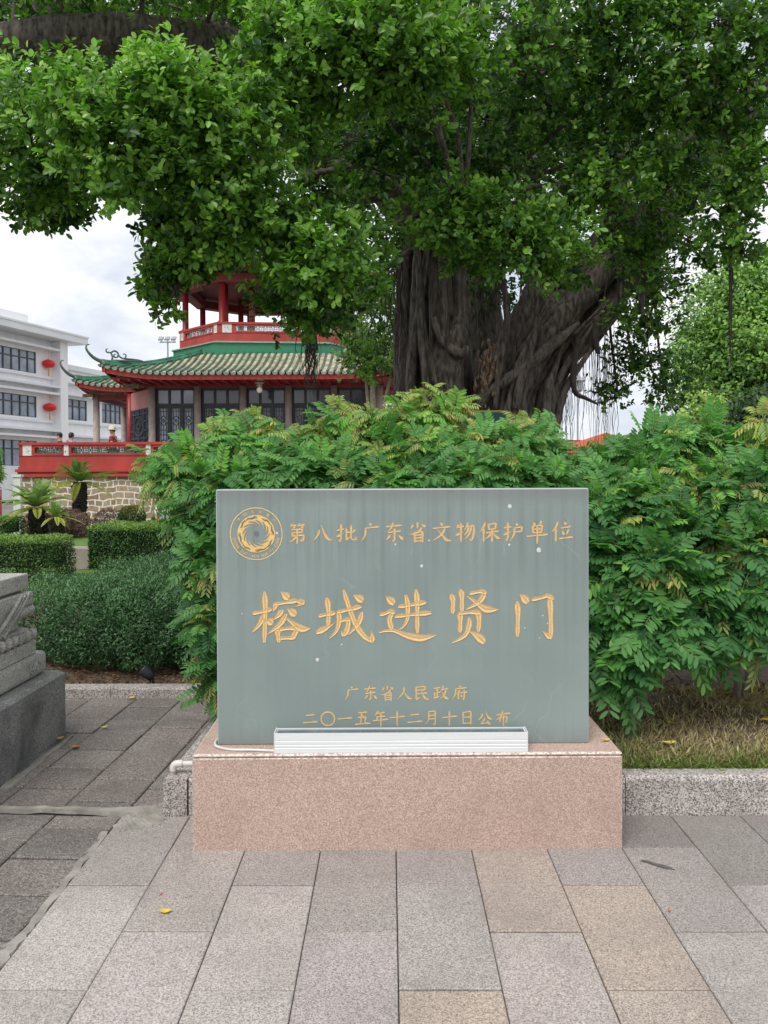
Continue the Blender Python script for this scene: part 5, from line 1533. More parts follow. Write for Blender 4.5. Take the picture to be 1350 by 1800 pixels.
# leaning limbs on the right
rt(tr, [(850, 1080), (855, 820), (875, 700), (905, 600), (935, 530), (950, 470), (960, 400)], [.24, .22, .19, .17, .15, .11, .08], 9.2, 11)
rt(tr, [(890, 1080), (890, 800), (915, 690), (955, 605), (1005, 545), (1060, 480), (1120, 400), (1165, 330)], [.26, .24, .21, .19, .17, .15, .13, .10], 9.15, 11)
rt(tr, [(912, 1080), (905, 800), (938, 690), (1000, 615), (1050, 560), (1100, 500), (1150, 420), (1190, 330)], [.26, .24, .21, .19, .16, .14, .13, .11], 9.3, 11)
rt(tr, [(935, 1080), (925, 800), (942, 705), (985, 640), (1045, 590), (1085, 530)], [.24, .22, .17, .14, .10, .02], 9.5, 10)
rt(tr, [(880, 680), (930, 640), (975, 605), (1015, 570)], [.05, .07, .065, .02], 8.9, 8)
rt(tr, [(840, 720), (860, 690), (895, 665), (925, 655), (960, 610)], [.05, .06, .06, .05, .04], 8.95, 8)
rt(tr, [(905, 720), (915, 670), (930, 640), (945, 560)], [.04, .05, .045, .03], 8.85, 8)
rt(tr, [(870, 720), (880, 640), (890, 560), (880, 470)], [.03, .04, .04, .03], 8.9, 7)
rt(tr, [(1130, 520), (1128, 480), (1150, 440), (1165, 390), (1175, 330)], [.05, .07, .09, .09, .08], 8.6, 8)
rt(tr, [(1124, 555), (1128, 500), (1140, 450)], [.025, .04, .06], 8.5, 7)
for k in range(16):
    x = 850 + 8.5*k + random.uniform(-5, 5); sl_ = random.uniform(.4, 1.1)
    rt(tr, [(x, 760), (x + 16*sl_, 690), (x + 45*sl_, 640), (x + 80*sl_, 590), (x + 120*sl_, 540)], [random.uniform(.03, .06), random.uniform(.03, .06), random.uniform(.03, .05), random.uniform(.02, .03), .006], random.uniform(8.9, 9.15), 7, .03)
# spreading limbs
LIMBS = [([(770, 420), (690, 330), (600, 250), (500, 150), (430, 108), (330, 82), (200, 62), (0, 75), (-160, 95)], [.30, .28, .25, .24, .23, .20, .17, .14, .10], [9.8, 9.2, 8.6, 8.0, 7.7, 7.3, 7.0, 6.8, 6.6]),
         ([(740, 380), (715, 352), (665, 320), (605, 298), (540, 310)], [.13, .11, .09, .075, .05], [9.0, 8.2, 7.7, 7.3, 6.9]),
         ([(1080, 420), (1110, 290), (1165, 268), (1225, 245), (1290, 190), (1370, 150)], [.20, .15, .13, .12, .10, .08], [9.2, 8.3, 8.0, 7.8, 7.5, 7.2]),
         ([(1160, 420), (1190, 330), (1230, 210), (1280, 60), (1300, -60)], [.15, .14, .13, .11, .08], [9.2, 9.0, 8.7, 8.3, 8.0]),
         ([(880, 200), (930, 100), (960, -20), (1000, -160)], [.22, .18, .15, .10], [10.3, 9.6, 9.0, 8.5]),
         ([(790, 330), (720, 200), (660, 60), (600, -100)], [.22, .18, .14, .1], [9.8, 8.8, 7.6, 6.8]),
         ([(700, 330), (560, 360), (450, 380), (380, 330), (250, 260)], [.12, .10, .07, .055, .04], [8.8, 7.6, 6.5, 5.9, 5.6]),
         ([(900, 300), (860, 340), (830, 380), (810, 400)], [.10, .07, .05, .03], [9.2, 7.8, 6.8, 6.2])]
LP_ = []
for px, rd, Ys in LIMBS:
    pts = [P(q[0], q[1], y) for q, y in zip(px, Ys)]
    sp, rr = smooth(pts, rd, 6)
    tr.tube(sp, [r_ * random.uniform(.92, 1.08) for r_ in rr], 11)
    LP_ += list(zip(sp, rr))
trunk = tr.build('trunk', bark, ban, True)
# crumbling bare patch of wood in the hollow
bp = BMB()
for k in range(150):
    x, y = random.gauss(856, 8), random.gauss(655, 26)
    c = P(x, y, 8.90 + random.uniform(-.03, .06))
    q = random.uniform(.006, .016)
    t_ = Vector((random.uniform(-.3, .3), random.uniform(-.4, .2), 1)).normalized()
    bp.tube([c - t_*q*3, c, c + t_*q*random.uniform(2, 5)], [q*.7, q*random.uniform(1, 1.6), q*.3], 5)
bp.build('rotten_wood', m_plain('rotten_wood', (.21, .15, .10), .9, .5, 14, bmp=.8), ban)
# ivy on the right limb and aerial roots
def hang(mb, px, y0, y1, Y, r_=.006, sway=6):
    n_ = 5
    pts = [P(px + random.uniform(-sway, sway) * i / n_, y0 + (y1 - y0) * i / n_, Y) for i in range(n_ + 1)]
    mb.tube(pts, [r_ * (1 - .55 * i / n_) for i in range(n_ + 1)], 4, False, 3)
ar = BMB()
for k in range(34): hang(ar, random.gauss(546, 7) , random.uniform(560, 600), random.uniform(640, 700), 7.2 + random.uniform(-.06, .06), random.uniform(.004, .010), 9)
ar.build('aerial_roots', root_m, ban, True)
ar = BMB()
for k in range(15): hang(ar, random.gauss(697, 8), random.uniform(380, 470), random.uniform(600, 700), 8.6 + random.uniform(-.1, .1), random.uniform(.006, .016), 10)
ar.build('aerial_roots', root_m, ban, True)
ar = BMB()
for k in range(9): hang(ar, random.gauss(1283, 2), random.uniform(440, 480), random.uniform(560, 660), 7.0, .006, 4)
ar.build('aerial_roots', root_m, ban, True)
ar = BMB()
for k in range(75): hang(ar, random.uniform(955, 1085), random.uniform(560, 640), random.uniform(690, 830), random.uniform(9.6, 11), random.uniform(.003, .006), 7)
ar.build('aerial_roots', root_m, ban, True)
ar = BMB()
for k in range(16): hang(ar, random.uniform(770, 930), random.uniform(400, 480), random.uniform(540, 690), random.uniform(8.6, 8.85), random.uniform(.006, .012), 12)
ar.build('aerial_roots', root_m, ban, True)
ar = BMB()
for k in range(18): hang(ar, random.uniform(990, 1140), random.uniform(450, 540), random.uniform(560, 650), random.uniform(8.8, 9.2), random.uniform(.005, .011), 12)
ar.build('aerial_roots', root_m, ban, True)
ar = BMB()
for k in range(10): hang(ar, random.uniform(560, 690), random.uniform(430, 520), random.uniform(560, 680), random.uniform(7.8, 8.6), random.uniform(.003, .005), 6)
ar.build('aerial_roots', root_m, ban, True)
ar = BMB()
ar.tube([P(1015, 590, 9), P(1008, 650, 9), P(1010, 690, 9), P(1030, 702, 9.05), P(1050, 712, 9.1)], [.05, .04, .03, .022, .012], 7, True, 4)
ar.build('aerial_root', root_m, ban, True); ar = BMB()
ar.tube([P(1050, 560, 9), P(1046, 600, 9), P(1052, 625, 9)], [.05, .045, .02], 7, True, 4)
ar.build('aerial_root', root_m, ban, True)

# crown: lobes (px, py, distance, half width px, half height px, twigs, tone
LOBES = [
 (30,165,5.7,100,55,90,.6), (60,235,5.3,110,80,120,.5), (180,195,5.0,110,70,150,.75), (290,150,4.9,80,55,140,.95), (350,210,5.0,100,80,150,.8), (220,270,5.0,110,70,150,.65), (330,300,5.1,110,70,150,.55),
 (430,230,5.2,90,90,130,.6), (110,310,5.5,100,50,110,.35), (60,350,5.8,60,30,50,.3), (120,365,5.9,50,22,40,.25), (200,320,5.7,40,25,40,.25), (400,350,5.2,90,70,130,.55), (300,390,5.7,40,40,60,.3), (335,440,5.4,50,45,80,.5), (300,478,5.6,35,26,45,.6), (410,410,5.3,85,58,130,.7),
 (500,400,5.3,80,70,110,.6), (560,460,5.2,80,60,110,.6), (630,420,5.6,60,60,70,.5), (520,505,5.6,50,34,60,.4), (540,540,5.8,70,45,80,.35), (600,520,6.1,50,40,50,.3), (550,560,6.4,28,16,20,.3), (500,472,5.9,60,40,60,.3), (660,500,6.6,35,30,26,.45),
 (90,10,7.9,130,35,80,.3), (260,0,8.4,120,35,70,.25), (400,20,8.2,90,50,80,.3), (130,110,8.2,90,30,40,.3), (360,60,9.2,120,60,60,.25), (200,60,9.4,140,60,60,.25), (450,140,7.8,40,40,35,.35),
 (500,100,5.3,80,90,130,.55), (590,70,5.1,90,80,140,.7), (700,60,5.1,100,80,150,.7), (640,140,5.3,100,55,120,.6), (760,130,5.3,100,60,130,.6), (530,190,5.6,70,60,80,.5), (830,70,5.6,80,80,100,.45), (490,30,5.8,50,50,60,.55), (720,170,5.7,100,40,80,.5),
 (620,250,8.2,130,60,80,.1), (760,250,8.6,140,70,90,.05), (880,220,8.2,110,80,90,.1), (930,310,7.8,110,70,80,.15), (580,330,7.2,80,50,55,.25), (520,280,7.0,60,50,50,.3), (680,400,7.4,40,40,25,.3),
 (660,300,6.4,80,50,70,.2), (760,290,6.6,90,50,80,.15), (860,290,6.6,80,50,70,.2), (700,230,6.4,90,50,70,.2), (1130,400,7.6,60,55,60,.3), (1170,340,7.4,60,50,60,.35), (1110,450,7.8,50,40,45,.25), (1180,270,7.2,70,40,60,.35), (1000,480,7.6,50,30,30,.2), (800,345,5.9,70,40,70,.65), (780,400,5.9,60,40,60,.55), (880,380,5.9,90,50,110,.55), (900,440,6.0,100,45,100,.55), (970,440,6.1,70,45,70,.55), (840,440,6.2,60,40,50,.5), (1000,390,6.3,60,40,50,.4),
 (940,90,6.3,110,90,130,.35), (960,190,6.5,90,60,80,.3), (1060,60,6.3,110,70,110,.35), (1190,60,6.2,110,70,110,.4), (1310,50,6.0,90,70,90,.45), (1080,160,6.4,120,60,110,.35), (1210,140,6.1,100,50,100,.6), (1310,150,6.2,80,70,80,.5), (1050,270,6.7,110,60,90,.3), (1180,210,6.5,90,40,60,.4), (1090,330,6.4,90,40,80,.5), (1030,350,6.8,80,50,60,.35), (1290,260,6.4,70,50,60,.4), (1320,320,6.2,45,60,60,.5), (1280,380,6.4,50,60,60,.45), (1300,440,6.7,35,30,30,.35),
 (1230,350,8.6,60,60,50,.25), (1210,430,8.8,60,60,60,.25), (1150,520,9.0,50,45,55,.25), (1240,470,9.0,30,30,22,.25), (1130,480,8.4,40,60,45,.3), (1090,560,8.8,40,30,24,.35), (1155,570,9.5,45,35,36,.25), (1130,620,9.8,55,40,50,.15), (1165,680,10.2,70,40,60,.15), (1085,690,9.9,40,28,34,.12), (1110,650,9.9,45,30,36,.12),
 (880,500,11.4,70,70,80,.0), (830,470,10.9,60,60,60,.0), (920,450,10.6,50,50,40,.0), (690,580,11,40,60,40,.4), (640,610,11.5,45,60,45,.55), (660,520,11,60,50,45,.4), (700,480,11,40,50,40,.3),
 (-90,160,5.9,110,110,60,.4), (-100,300,6.0,80,60,40,.4), (1440,120,6.4,110,100,60,.4), (1450,300,6.8,90,110,50,.4), (100,-45,6.9,220,45,200,.4), (360,-40,7.1,160,50,150,.4), (250,-110,6.6,300,90,330,.5), (700,-90,5.9,300,90,360,.6), (1150,-100,6.4,300,90,330,.5), (700,-260,7.5,500,120,420,.5), (700,-330,9.5,600,120,420,.5), (200,-160,9,300,90,260,.4), (1200,-180,9,300,100,260,.4), (1500,-60,7.2,150,120,50,.4), (-150,-60,7.2,150,120,50,.4),  # crown out of view, its overhead lobes thickened to shade limbs and trunk
]
lv = BLeaves(True); br_ = BMB()
def crown_lobe(px, py, Y, rx, ry, nt_, tone, lsz=.0525):
    nt_ = int(nt_ * 1.8)
    c = P(px, py, Y); ax = M(rx, Y); az = M(ry, Y); ay = (ax + az) * .5
    nsub = max(4, nt_ // 9)
    sdir = rdir(nsub); sdir[:, 1] -= .25; sdir = unit(sdir)
    scn = np.array(c) + sdir * np.array([ax, ay, az]) * RNG.uniform(.55, .95, nsub)[:, None]
    which = RNG.integers(0, nsub, nt_)
    sp_ = .24 * (ax + az) * .5 + .035
    tips = scn[which] + RNG.normal(0, 1, (nt_, 3)) * np.array([sp_, sp_, sp_ * .8])
    outd = unit(unit(tips - np.array(c)) * .8 + np.array([0, -.30, .30]) + RNG.normal(0, .35, (nt_, 3)))
    nl = RNG.integers(8, 13, nt_)
    tid = np.repeat(np.arange(nt_), nl)
    k = len(tid)
    O = outd[tid]
    ra = unit(np.cross(O, rdir(k)))
    along = RNG.uniform(-.09, .03, k)
    b = tips[tid] + O * along[:, None] + ra * .006
    spread = RNG.uniform(.45, 1.1, k)
    d = unit(O * (1 - .45 * spread)[:, None] + ra * spread[:, None] + np.array([0, 0, -.12]))
    n_ = unit(O * .75 + np.array([0, 0, .55]) + ra * -.25 + RNG.normal(0, .25, (k, 3)))
    young = np.clip((along + .03) / .06, 0, 1) * (RNG.uniform(0, 1, nt_) < .10 + .40 * tone)[tid] * RNG.uniform(.3, 1, k)
    g = np.clip(RNG.normal(.06 + .68 * tone, .22, nt_)[tid] + RNG.normal(0, .12, k), 0, 1)
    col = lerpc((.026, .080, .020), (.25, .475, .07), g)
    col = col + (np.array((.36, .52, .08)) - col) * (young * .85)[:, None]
    L = lsz * RNG.uniform(.7, 1.2, k) * (1 - .25 * young)
    lv.add(b, d, n_, L, L * RNG.uniform(.54, .66, k), col, .10, .12, .34, .70, .40)
    for j in range(nsub):       # twigs from the lobe centre out
        if j % 2 == 0: br_.tube([np.array(c), (np.array(c) + scn[j]) / 2 + RNG.normal(0, .03, 3), scn[j]], [.010, .007, .004], 4, False)
    # a branch back to the nearest limb
    best = min(LP_, key=lambda q: (q[0] - c).length - q[1])
    if (best[0] - c).length < 4.5:
        mid = best[0].lerp(c, .5) + Vector((random.uniform(-.12, .12), random.uniform(-.1, .1), random.uniform(-.02, .18)))
        br_.tube([best[0], mid, c], [min(best[1], .028), .018, .010], 6, False, 4)
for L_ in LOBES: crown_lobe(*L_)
# thin far filling so that the crown is deep, with holes of sky left in it
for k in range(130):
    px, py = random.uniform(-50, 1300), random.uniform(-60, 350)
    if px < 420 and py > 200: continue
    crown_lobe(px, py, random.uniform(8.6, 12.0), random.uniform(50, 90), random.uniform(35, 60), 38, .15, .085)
# the loose sprig at the left end
for (x, y) in ((250, 512), (265, 520), (285, 520), (262, 500), (275, 545), (300, 530), (310, 545)):
    crown_lobe(x, y, 5.55, 8, 5, 3, .6, .06)
for k in range(10):      # leaves wrapped on the right limb
    crown_lobe(1140 + 5*k + random.uniform(-12, 12), 500 - 16*k, 9.0, 22, 22, 10, .05, .03)
crown = lv.build('crown', leaf_m, ban)
br_.build('branches', bark, ban, True)
NB = lv.count()

# ---------------------------------------------------------------- pinnate leaved shrubs
def pinnate(lv, stems, B, D, up, L, col_old, col_new, young, pairs=8, sz=1.0):
    """compound leaves: B base points, D directions, L lengths; young in 0..1 droops and turns yellow"""
    k = len(B)
    D = unit(D); side = unit(np.cross(D, up)); nr = unit(np.cross(side, D))
    droop = .35 + .8 * young + RNG.uniform(-.1, .25, k)
    for i in range(pairs):
        t = .20 + .80 * (i + .5) / pairs
        p = B + D * (L * t * (1 - .12 * droop * t))[:, None] - np.array([0, 0, 1]) * (L * droop * .38 * t * t)[:, None] + nr * (L * .10 * t * (1 - t))[:, None]
        tan = unit(D - np.array([0, 0, 1]) * (droop * .76 * t)[:, None])
        nn = unit(np.cross(side, tan))
        size = L * sz * (.220 + .06 * math.sin(math.pi * min(1, t * 1.05))) * (1 - .30 * young)
        for sg in (-1, 1):
            d = unit(tan * (.42 + .35 * t) + side * sg * (1 - .55 * young)[:, None] + RNG.normal(0, .07, (k, 3)) - np.array([0, 0, 1]) * (.22 + .5 * young)[:, None])
            col = col_old + (col_new - col_old) * young[:, None]
            col = col * RNG.uniform(.82, 1.15, k)[:, None]
            lv.add(p + side * (sg * .002), d, nn + RNG.normal(0, .12, (k, 3)), size, size * (.355 - .10 * young), col, .09, .08 + .25 * young[:, None], .30, .72, .42)
    # terminal pair is enough; rachis
    for j in range(k):
        pts = []
        for t in (0, .35, .7, 1.0):
            pts.append(B[j] + D[j] * L[j] * t * (1 - .12 * droop[j] * t) - np.array([0, 0, 1]) * L[j] * droop[j] * .38 * t * t + nr[j] * L[j] * .10 * t * (1 - t))
        stems.tube(pts, [.0026, .0021, .0016, .001], 3, False)
def shrub(label, base, lobes, stems_px, seed, pairs=7, lsc=.9):
    """lobes: (px, py, Y, rx, ry, tips, share of young tips)"""
    global RNG
    RNG = np.random.default_rng(seed); rr = random.Random(seed)
    o = empty('pinnate_shrub', base, 0, label, 'shrub', 'pinnate leaved shrubs behind the slab')
    lv = Leaves(True); st = MB(); rach = MB()
    off = np.array(base)
    for (px, py, Y, rx, ry, nt_, yg) in lobes:
        c = np.array(P(px, py, Y)); a = np.array([M(rx, Y), (M(rx, Y) + M(ry, Y)) * .42, M(ry, Y)])
        dr = rdir(nt_); dr[:, 1] -= .38; dr[:, 2] += .15; dr = unit(dr)
        nt_ = int(nt_ * 1.35); dr = np.concatenate([dr, dr[:nt_ - len(dr)] * np.array([-1, 1, 1])]); nt_ = len(dr)
        tips = c + dr * a * RNG.uniform(.55, 1.0, nt_)[:, None]
        outd = unit(dr * .7 + np.array([0, -.25, .45]) + RNG.normal(0, .3, (nt_, 3)))
        yy = (RNG.uniform(0, 1, nt_) < yg * 1.4 + .04) * RNG.uniform(.45, 1.0, nt_)
        nl = RNG.integers(4, 7, nt_)
        tid = np.repeat(np.arange(nt_), nl); k = len(tid)
        O = outd[tid]
        ra = unit(np.cross(O, rdir(k)))
        B = tips[tid] + O * RNG.uniform(-.10, .02, k)[:, None]
        D = unit(O * RNG.uniform(.25, .7, k)[:, None] + ra + np.array([0, 0, .05]))
        up = unit(O * .6 + np.array([0, -.12, .8]) + RNG.normal(0, .18, (k, 3)))
        yl = yy[tid] * RNG.uniform(.35, 1, k)
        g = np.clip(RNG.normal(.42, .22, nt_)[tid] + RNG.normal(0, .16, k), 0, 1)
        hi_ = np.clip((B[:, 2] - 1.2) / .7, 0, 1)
        g = np.clip(g * .65 + .52 * hi_, 0, 1)  # lower leaves coloured darker: older growth, with its shade painted in
        old = lerpc((.048, .155, .052), (.185, .42, .115), g)
        fresh = RNG.uniform(0, 1, k) < .10
        old[fresh] = old[fresh] * .4 + np.array((.26, .54, .09)) * .6
        new = lerpc((.50, .60, .11), (.70, .44, .20), RNG.uniform(0, 1, k))
        big = py > 960 and lsc > .95
        pinnate(lv, rach, B - off, D, up, RNG.uniform(.13, .24, k) * lsc * (1.12 if big else 1) * (1 - .35 * yl), old, new, yl, 6 if big else pairs, 1.22 if big else 1.0)
        for j in range(nt_):
            q = c + np.array([rr.uniform(-.12, .12), rr.uniform(0, .15), rr.uniform(-.3, -.05)])
            if j % 2 == 0: rach.tube([q - off, (q + tips[j]) / 2 - off + np.array([0, 0, .04]), tips[j] - off], [.006, .005, .003], 4, False)
    for path in stems_px:
        pts = [P(a[0], a[1], a[2]) - Vector(base) for a in path[1]]
        st.tube(pts, [path[0] * (1 - .55 * i / (len(pts) - 1)) for i in range(len(pts))], 7, True, 4)
    st.build('stem', bark2, o, True)
    rach.build('twigs', m_plain('green_twig', (.16, .20, .07), .7, .3, 20), o)
    lv.build('foliage', pinn_m, o)
    return lv.count()
NS = 0
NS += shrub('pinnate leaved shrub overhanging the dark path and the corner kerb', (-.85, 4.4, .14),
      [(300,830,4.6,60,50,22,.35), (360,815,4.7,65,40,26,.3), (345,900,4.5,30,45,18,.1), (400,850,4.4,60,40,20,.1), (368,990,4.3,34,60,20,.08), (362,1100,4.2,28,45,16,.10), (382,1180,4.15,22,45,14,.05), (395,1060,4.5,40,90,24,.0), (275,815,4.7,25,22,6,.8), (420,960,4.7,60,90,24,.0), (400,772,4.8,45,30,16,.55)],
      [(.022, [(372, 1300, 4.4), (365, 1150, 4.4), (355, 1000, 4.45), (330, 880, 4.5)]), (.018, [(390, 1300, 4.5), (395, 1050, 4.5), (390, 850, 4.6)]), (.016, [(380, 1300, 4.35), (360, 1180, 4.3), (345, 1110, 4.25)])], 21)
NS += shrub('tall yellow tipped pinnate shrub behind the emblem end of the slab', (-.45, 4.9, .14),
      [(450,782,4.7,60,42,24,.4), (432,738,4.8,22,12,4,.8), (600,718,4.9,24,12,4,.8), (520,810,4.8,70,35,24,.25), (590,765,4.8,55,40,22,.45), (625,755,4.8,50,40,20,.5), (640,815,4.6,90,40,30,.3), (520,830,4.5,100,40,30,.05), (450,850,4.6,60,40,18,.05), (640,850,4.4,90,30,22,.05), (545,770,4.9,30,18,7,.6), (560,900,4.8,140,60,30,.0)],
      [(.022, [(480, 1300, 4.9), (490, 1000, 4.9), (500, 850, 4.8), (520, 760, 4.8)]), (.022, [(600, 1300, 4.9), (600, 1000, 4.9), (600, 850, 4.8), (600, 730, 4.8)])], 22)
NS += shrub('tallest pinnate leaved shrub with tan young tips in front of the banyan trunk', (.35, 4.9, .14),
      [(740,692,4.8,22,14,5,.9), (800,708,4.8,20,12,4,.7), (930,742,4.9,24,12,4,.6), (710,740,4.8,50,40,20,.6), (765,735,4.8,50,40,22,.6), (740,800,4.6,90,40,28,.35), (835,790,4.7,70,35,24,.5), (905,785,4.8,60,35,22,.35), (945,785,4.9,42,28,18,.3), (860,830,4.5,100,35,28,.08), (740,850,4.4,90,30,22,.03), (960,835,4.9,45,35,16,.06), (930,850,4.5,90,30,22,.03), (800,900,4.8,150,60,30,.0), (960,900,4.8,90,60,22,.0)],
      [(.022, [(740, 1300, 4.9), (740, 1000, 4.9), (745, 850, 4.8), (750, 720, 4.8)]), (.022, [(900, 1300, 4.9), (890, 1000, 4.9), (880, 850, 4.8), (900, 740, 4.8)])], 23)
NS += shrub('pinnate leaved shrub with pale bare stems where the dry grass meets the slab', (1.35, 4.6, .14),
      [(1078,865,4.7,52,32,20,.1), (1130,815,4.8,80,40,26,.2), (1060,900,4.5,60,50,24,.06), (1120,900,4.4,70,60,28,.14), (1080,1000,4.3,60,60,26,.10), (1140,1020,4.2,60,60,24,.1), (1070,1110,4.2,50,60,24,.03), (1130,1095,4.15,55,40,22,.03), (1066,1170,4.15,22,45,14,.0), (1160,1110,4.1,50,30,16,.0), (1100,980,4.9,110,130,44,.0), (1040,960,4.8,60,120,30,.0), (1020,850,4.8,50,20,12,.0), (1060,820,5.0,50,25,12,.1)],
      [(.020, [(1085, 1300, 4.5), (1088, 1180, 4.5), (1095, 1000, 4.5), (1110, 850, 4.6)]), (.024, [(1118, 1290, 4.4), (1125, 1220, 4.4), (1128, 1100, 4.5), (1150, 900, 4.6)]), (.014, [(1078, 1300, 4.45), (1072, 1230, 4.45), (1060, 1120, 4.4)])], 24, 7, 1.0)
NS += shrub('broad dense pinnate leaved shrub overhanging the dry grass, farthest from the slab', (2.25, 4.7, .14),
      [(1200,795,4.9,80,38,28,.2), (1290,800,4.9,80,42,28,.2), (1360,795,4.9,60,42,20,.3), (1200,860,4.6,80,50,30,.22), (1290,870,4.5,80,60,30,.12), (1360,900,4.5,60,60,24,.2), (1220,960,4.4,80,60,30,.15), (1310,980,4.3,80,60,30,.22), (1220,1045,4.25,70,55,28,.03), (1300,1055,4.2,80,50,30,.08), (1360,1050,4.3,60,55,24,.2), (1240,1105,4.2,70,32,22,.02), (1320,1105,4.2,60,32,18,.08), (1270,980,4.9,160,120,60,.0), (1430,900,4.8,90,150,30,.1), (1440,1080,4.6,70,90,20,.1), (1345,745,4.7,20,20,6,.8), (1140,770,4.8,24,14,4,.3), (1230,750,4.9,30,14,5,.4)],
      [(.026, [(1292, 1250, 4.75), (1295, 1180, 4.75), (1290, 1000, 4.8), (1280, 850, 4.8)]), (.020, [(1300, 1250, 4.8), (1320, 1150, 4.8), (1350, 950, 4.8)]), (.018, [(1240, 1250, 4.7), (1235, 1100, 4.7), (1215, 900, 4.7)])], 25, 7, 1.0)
RNG = np.random.default_rng(77)

# ---------------------------------------------------------------- clipped hedges and low shrubs
def hedge_box(name, label, x0, x1, y0, y1, z0, z1, size, n, dark, light, top=None, rough=.04, group=None, cat='hedge', rz=0.0, topbias=0.0, twigs=True):
    cx_, cy_ = (x0+x1)/2, (y0+y1)/2
    o = empty(name, (cx_, cy_, z0), rz, label, cat, group)
    a, b, h = (x1-x0)/2, (y1-y0)/2, z1 - z0
    lv = Leaves()
    areas = np.array([4*a*b, 2*a*h, 2*a*h, 2*b*h, 2*b*h]); areas[0] *= 1.3
    f = RNG.choice(5, n, p=areas / areas.sum())
    u, v = RNG.uniform(-1, 1, n), RNG.uniform(0, 1, n)
    u2 = RNG.uniform(-1, 1, n)
    p = np.zeros((n, 3)); nn = np.zeros((n, 3))
    for k, (fx, nrm) in enumerate((((u*a, u2*b, np.full(n, h)), (0, 0, 1)), ((u*a, np.full(n, -b), v*h), (0, -1, 0)), ((u*a, np.full(n, b), v*h), (0, 1, 0)), ((np.full(n, -a), u*b, v*h), (-1, 0, 0)), ((np.full(n, a), u*b, v*h), (1, 0, 0)))):
        s_ = f == k
        p[s_] = np.stack(fx, 1)[s_]; nn[s_] = nrm
    # round the arrises and make the surface uneven
    e = np.minimum(1, np.maximum(0, (np.abs(p / np.array([a, b, h])) - .8) / .2))
    lum = np.sin(p[:, 0]*9 + 1)*np.sin(p[:, 2]*11) + np.sin(p[:, 1]*8)*np.cos(p[:, 0]*7 + p[:, 2]*6)
    depth = np.abs(RNG.normal(0, rough, n)) + rough * .9 * (lum * -.5 + .5)
    p = p - nn * depth[:, None]
    c3 = np.prod(np.sort(e, 1)[:, 1:], 1)
    p[:, :2] *= (1 - .05 * c3)[:, None]; p[:, 2] *= (1 - .03 * c3)
    t = np.clip(RNG.normal(.4, .28, n) + .15 * lum, 0, 1)
    col = lerpc(dark, light, t)
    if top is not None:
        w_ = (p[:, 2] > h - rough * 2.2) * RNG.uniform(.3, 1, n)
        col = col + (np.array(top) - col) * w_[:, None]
    d = unit(nn * .8 + rdir(n) * .9 + np.array([0, 0, .35])); nr = unit(nn * .7 + np.array([0, 0, .5]) + rdir(n) * .5)
    lv.add(p, d, nr, size * RNG.uniform(.7, 1.3, n), size * .55 * RNG.uniform(.8, 1.2, n), col)
    lv.build('foliage', hedge_m, o)
    # stems and a solid dark block filling the inside
    mb = MB()
    for k in range(26):
        x, y = random.uniform(-a*.8, a*.8), random.uniform(-b*.8, b*.5)
        mb.tube([(x, y, -.05), (x + random.uniform(-.1, .1), y, h*.4), (x + random.uniform(-.25, .25), y + random.uniform(-.15, .15), h*.85)], [.016, .012, .006], 5, False, 2)
    mb.build('stems', bark2, o)
    MB().box(-a + rough*2.6, a - rough*2.6, -b + rough*2.6, b - rough*2.6, h*.30, h - rough*2.6).build('inner_block', m_plain('hedge_interior', (.018, .026, .012), .95, .5, 22), o)
    return o
def mound(name, label, blobs, size, n, dark, light, cat='shrub', group=None, top=None, rough=.05, stems=14, base=None, wr=.5):
    """a clipped or natural rounded shrub: blobs = (x, y, z, rx, ry, rz)"""
    bx, by = base if base else (blobs[0][0], blobs[0][1])
    o = empty(name, (bx, by, 0), 0, label, cat, group)
    lv = Leaves()
    tot = sum(b[3]*b[5] + b[3]*b[4] + b[4]*b[5] for b in blobs)
    for (x, y, z, rx, ry, rz_) in blobs:
        k = int(n * (rx*rz_ + rx*ry + ry*rz_) / tot)
        dr = rdir(k)
        lum = np.sin(dr[:, 0]*7 + x*3) * np.sin(dr[:, 2]*8 + y) + .6*np.sin(dr[:, 1]*13 + dr[:, 0]*9)
        r_ = 1 - np.abs(RNG.normal(0, rough, k)) / min(rx, rz_) - .07 * (1 - lum)
        p = np.array([x - bx, y - by, z]) + dr * np.array([rx, ry, rz_]) * r_[:, None]
        keep = p[:, 2] > .02
        p, q = p[keep], dr[keep]; k = len(p)
        t = np.clip(RNG.normal(.4, .28, k) + .14 * lum[keep], 0, 1)
        col = lerpc(dark, light, t)
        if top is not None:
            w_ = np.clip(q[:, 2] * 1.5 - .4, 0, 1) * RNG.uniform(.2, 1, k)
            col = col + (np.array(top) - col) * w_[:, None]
        d = unit(q * .8 + rdir(k) * .9 + np.array([0, 0, .3])); nr = unit(q * .7 + np.array([0, 0, .5]) + rdir(k) * .5)
        lv.add(p, d, nr, size * RNG.uniform(.7, 1.3, k), size * wr * RNG.uniform(.8, 1.2, k), col)
    lv.build('foliage', hedge_m, o)
    mb = MB()
    for k in range(stems):
        b = random.choice(blobs)
        x0, y0 = b[0] - bx + random.uniform(-.5, .5)*b[3], b[1] - by + random.uniform(-.5, .4)*b[4]
        mb.tube([(x0*.8, y0*.8, -.03), (x0, y0, b[2]*.5), (x0 + random.uniform(-.6, .6)*b[3], y0 + random.uniform(-.7, .3)*b[4], b[2] + b[5]*.4)], [.018, .013, .006], 5, False, 3)
    mb.build('stems', bark2, o)
    return o
DK, LT = (.024, .075, .028), (.105, .225, .085)
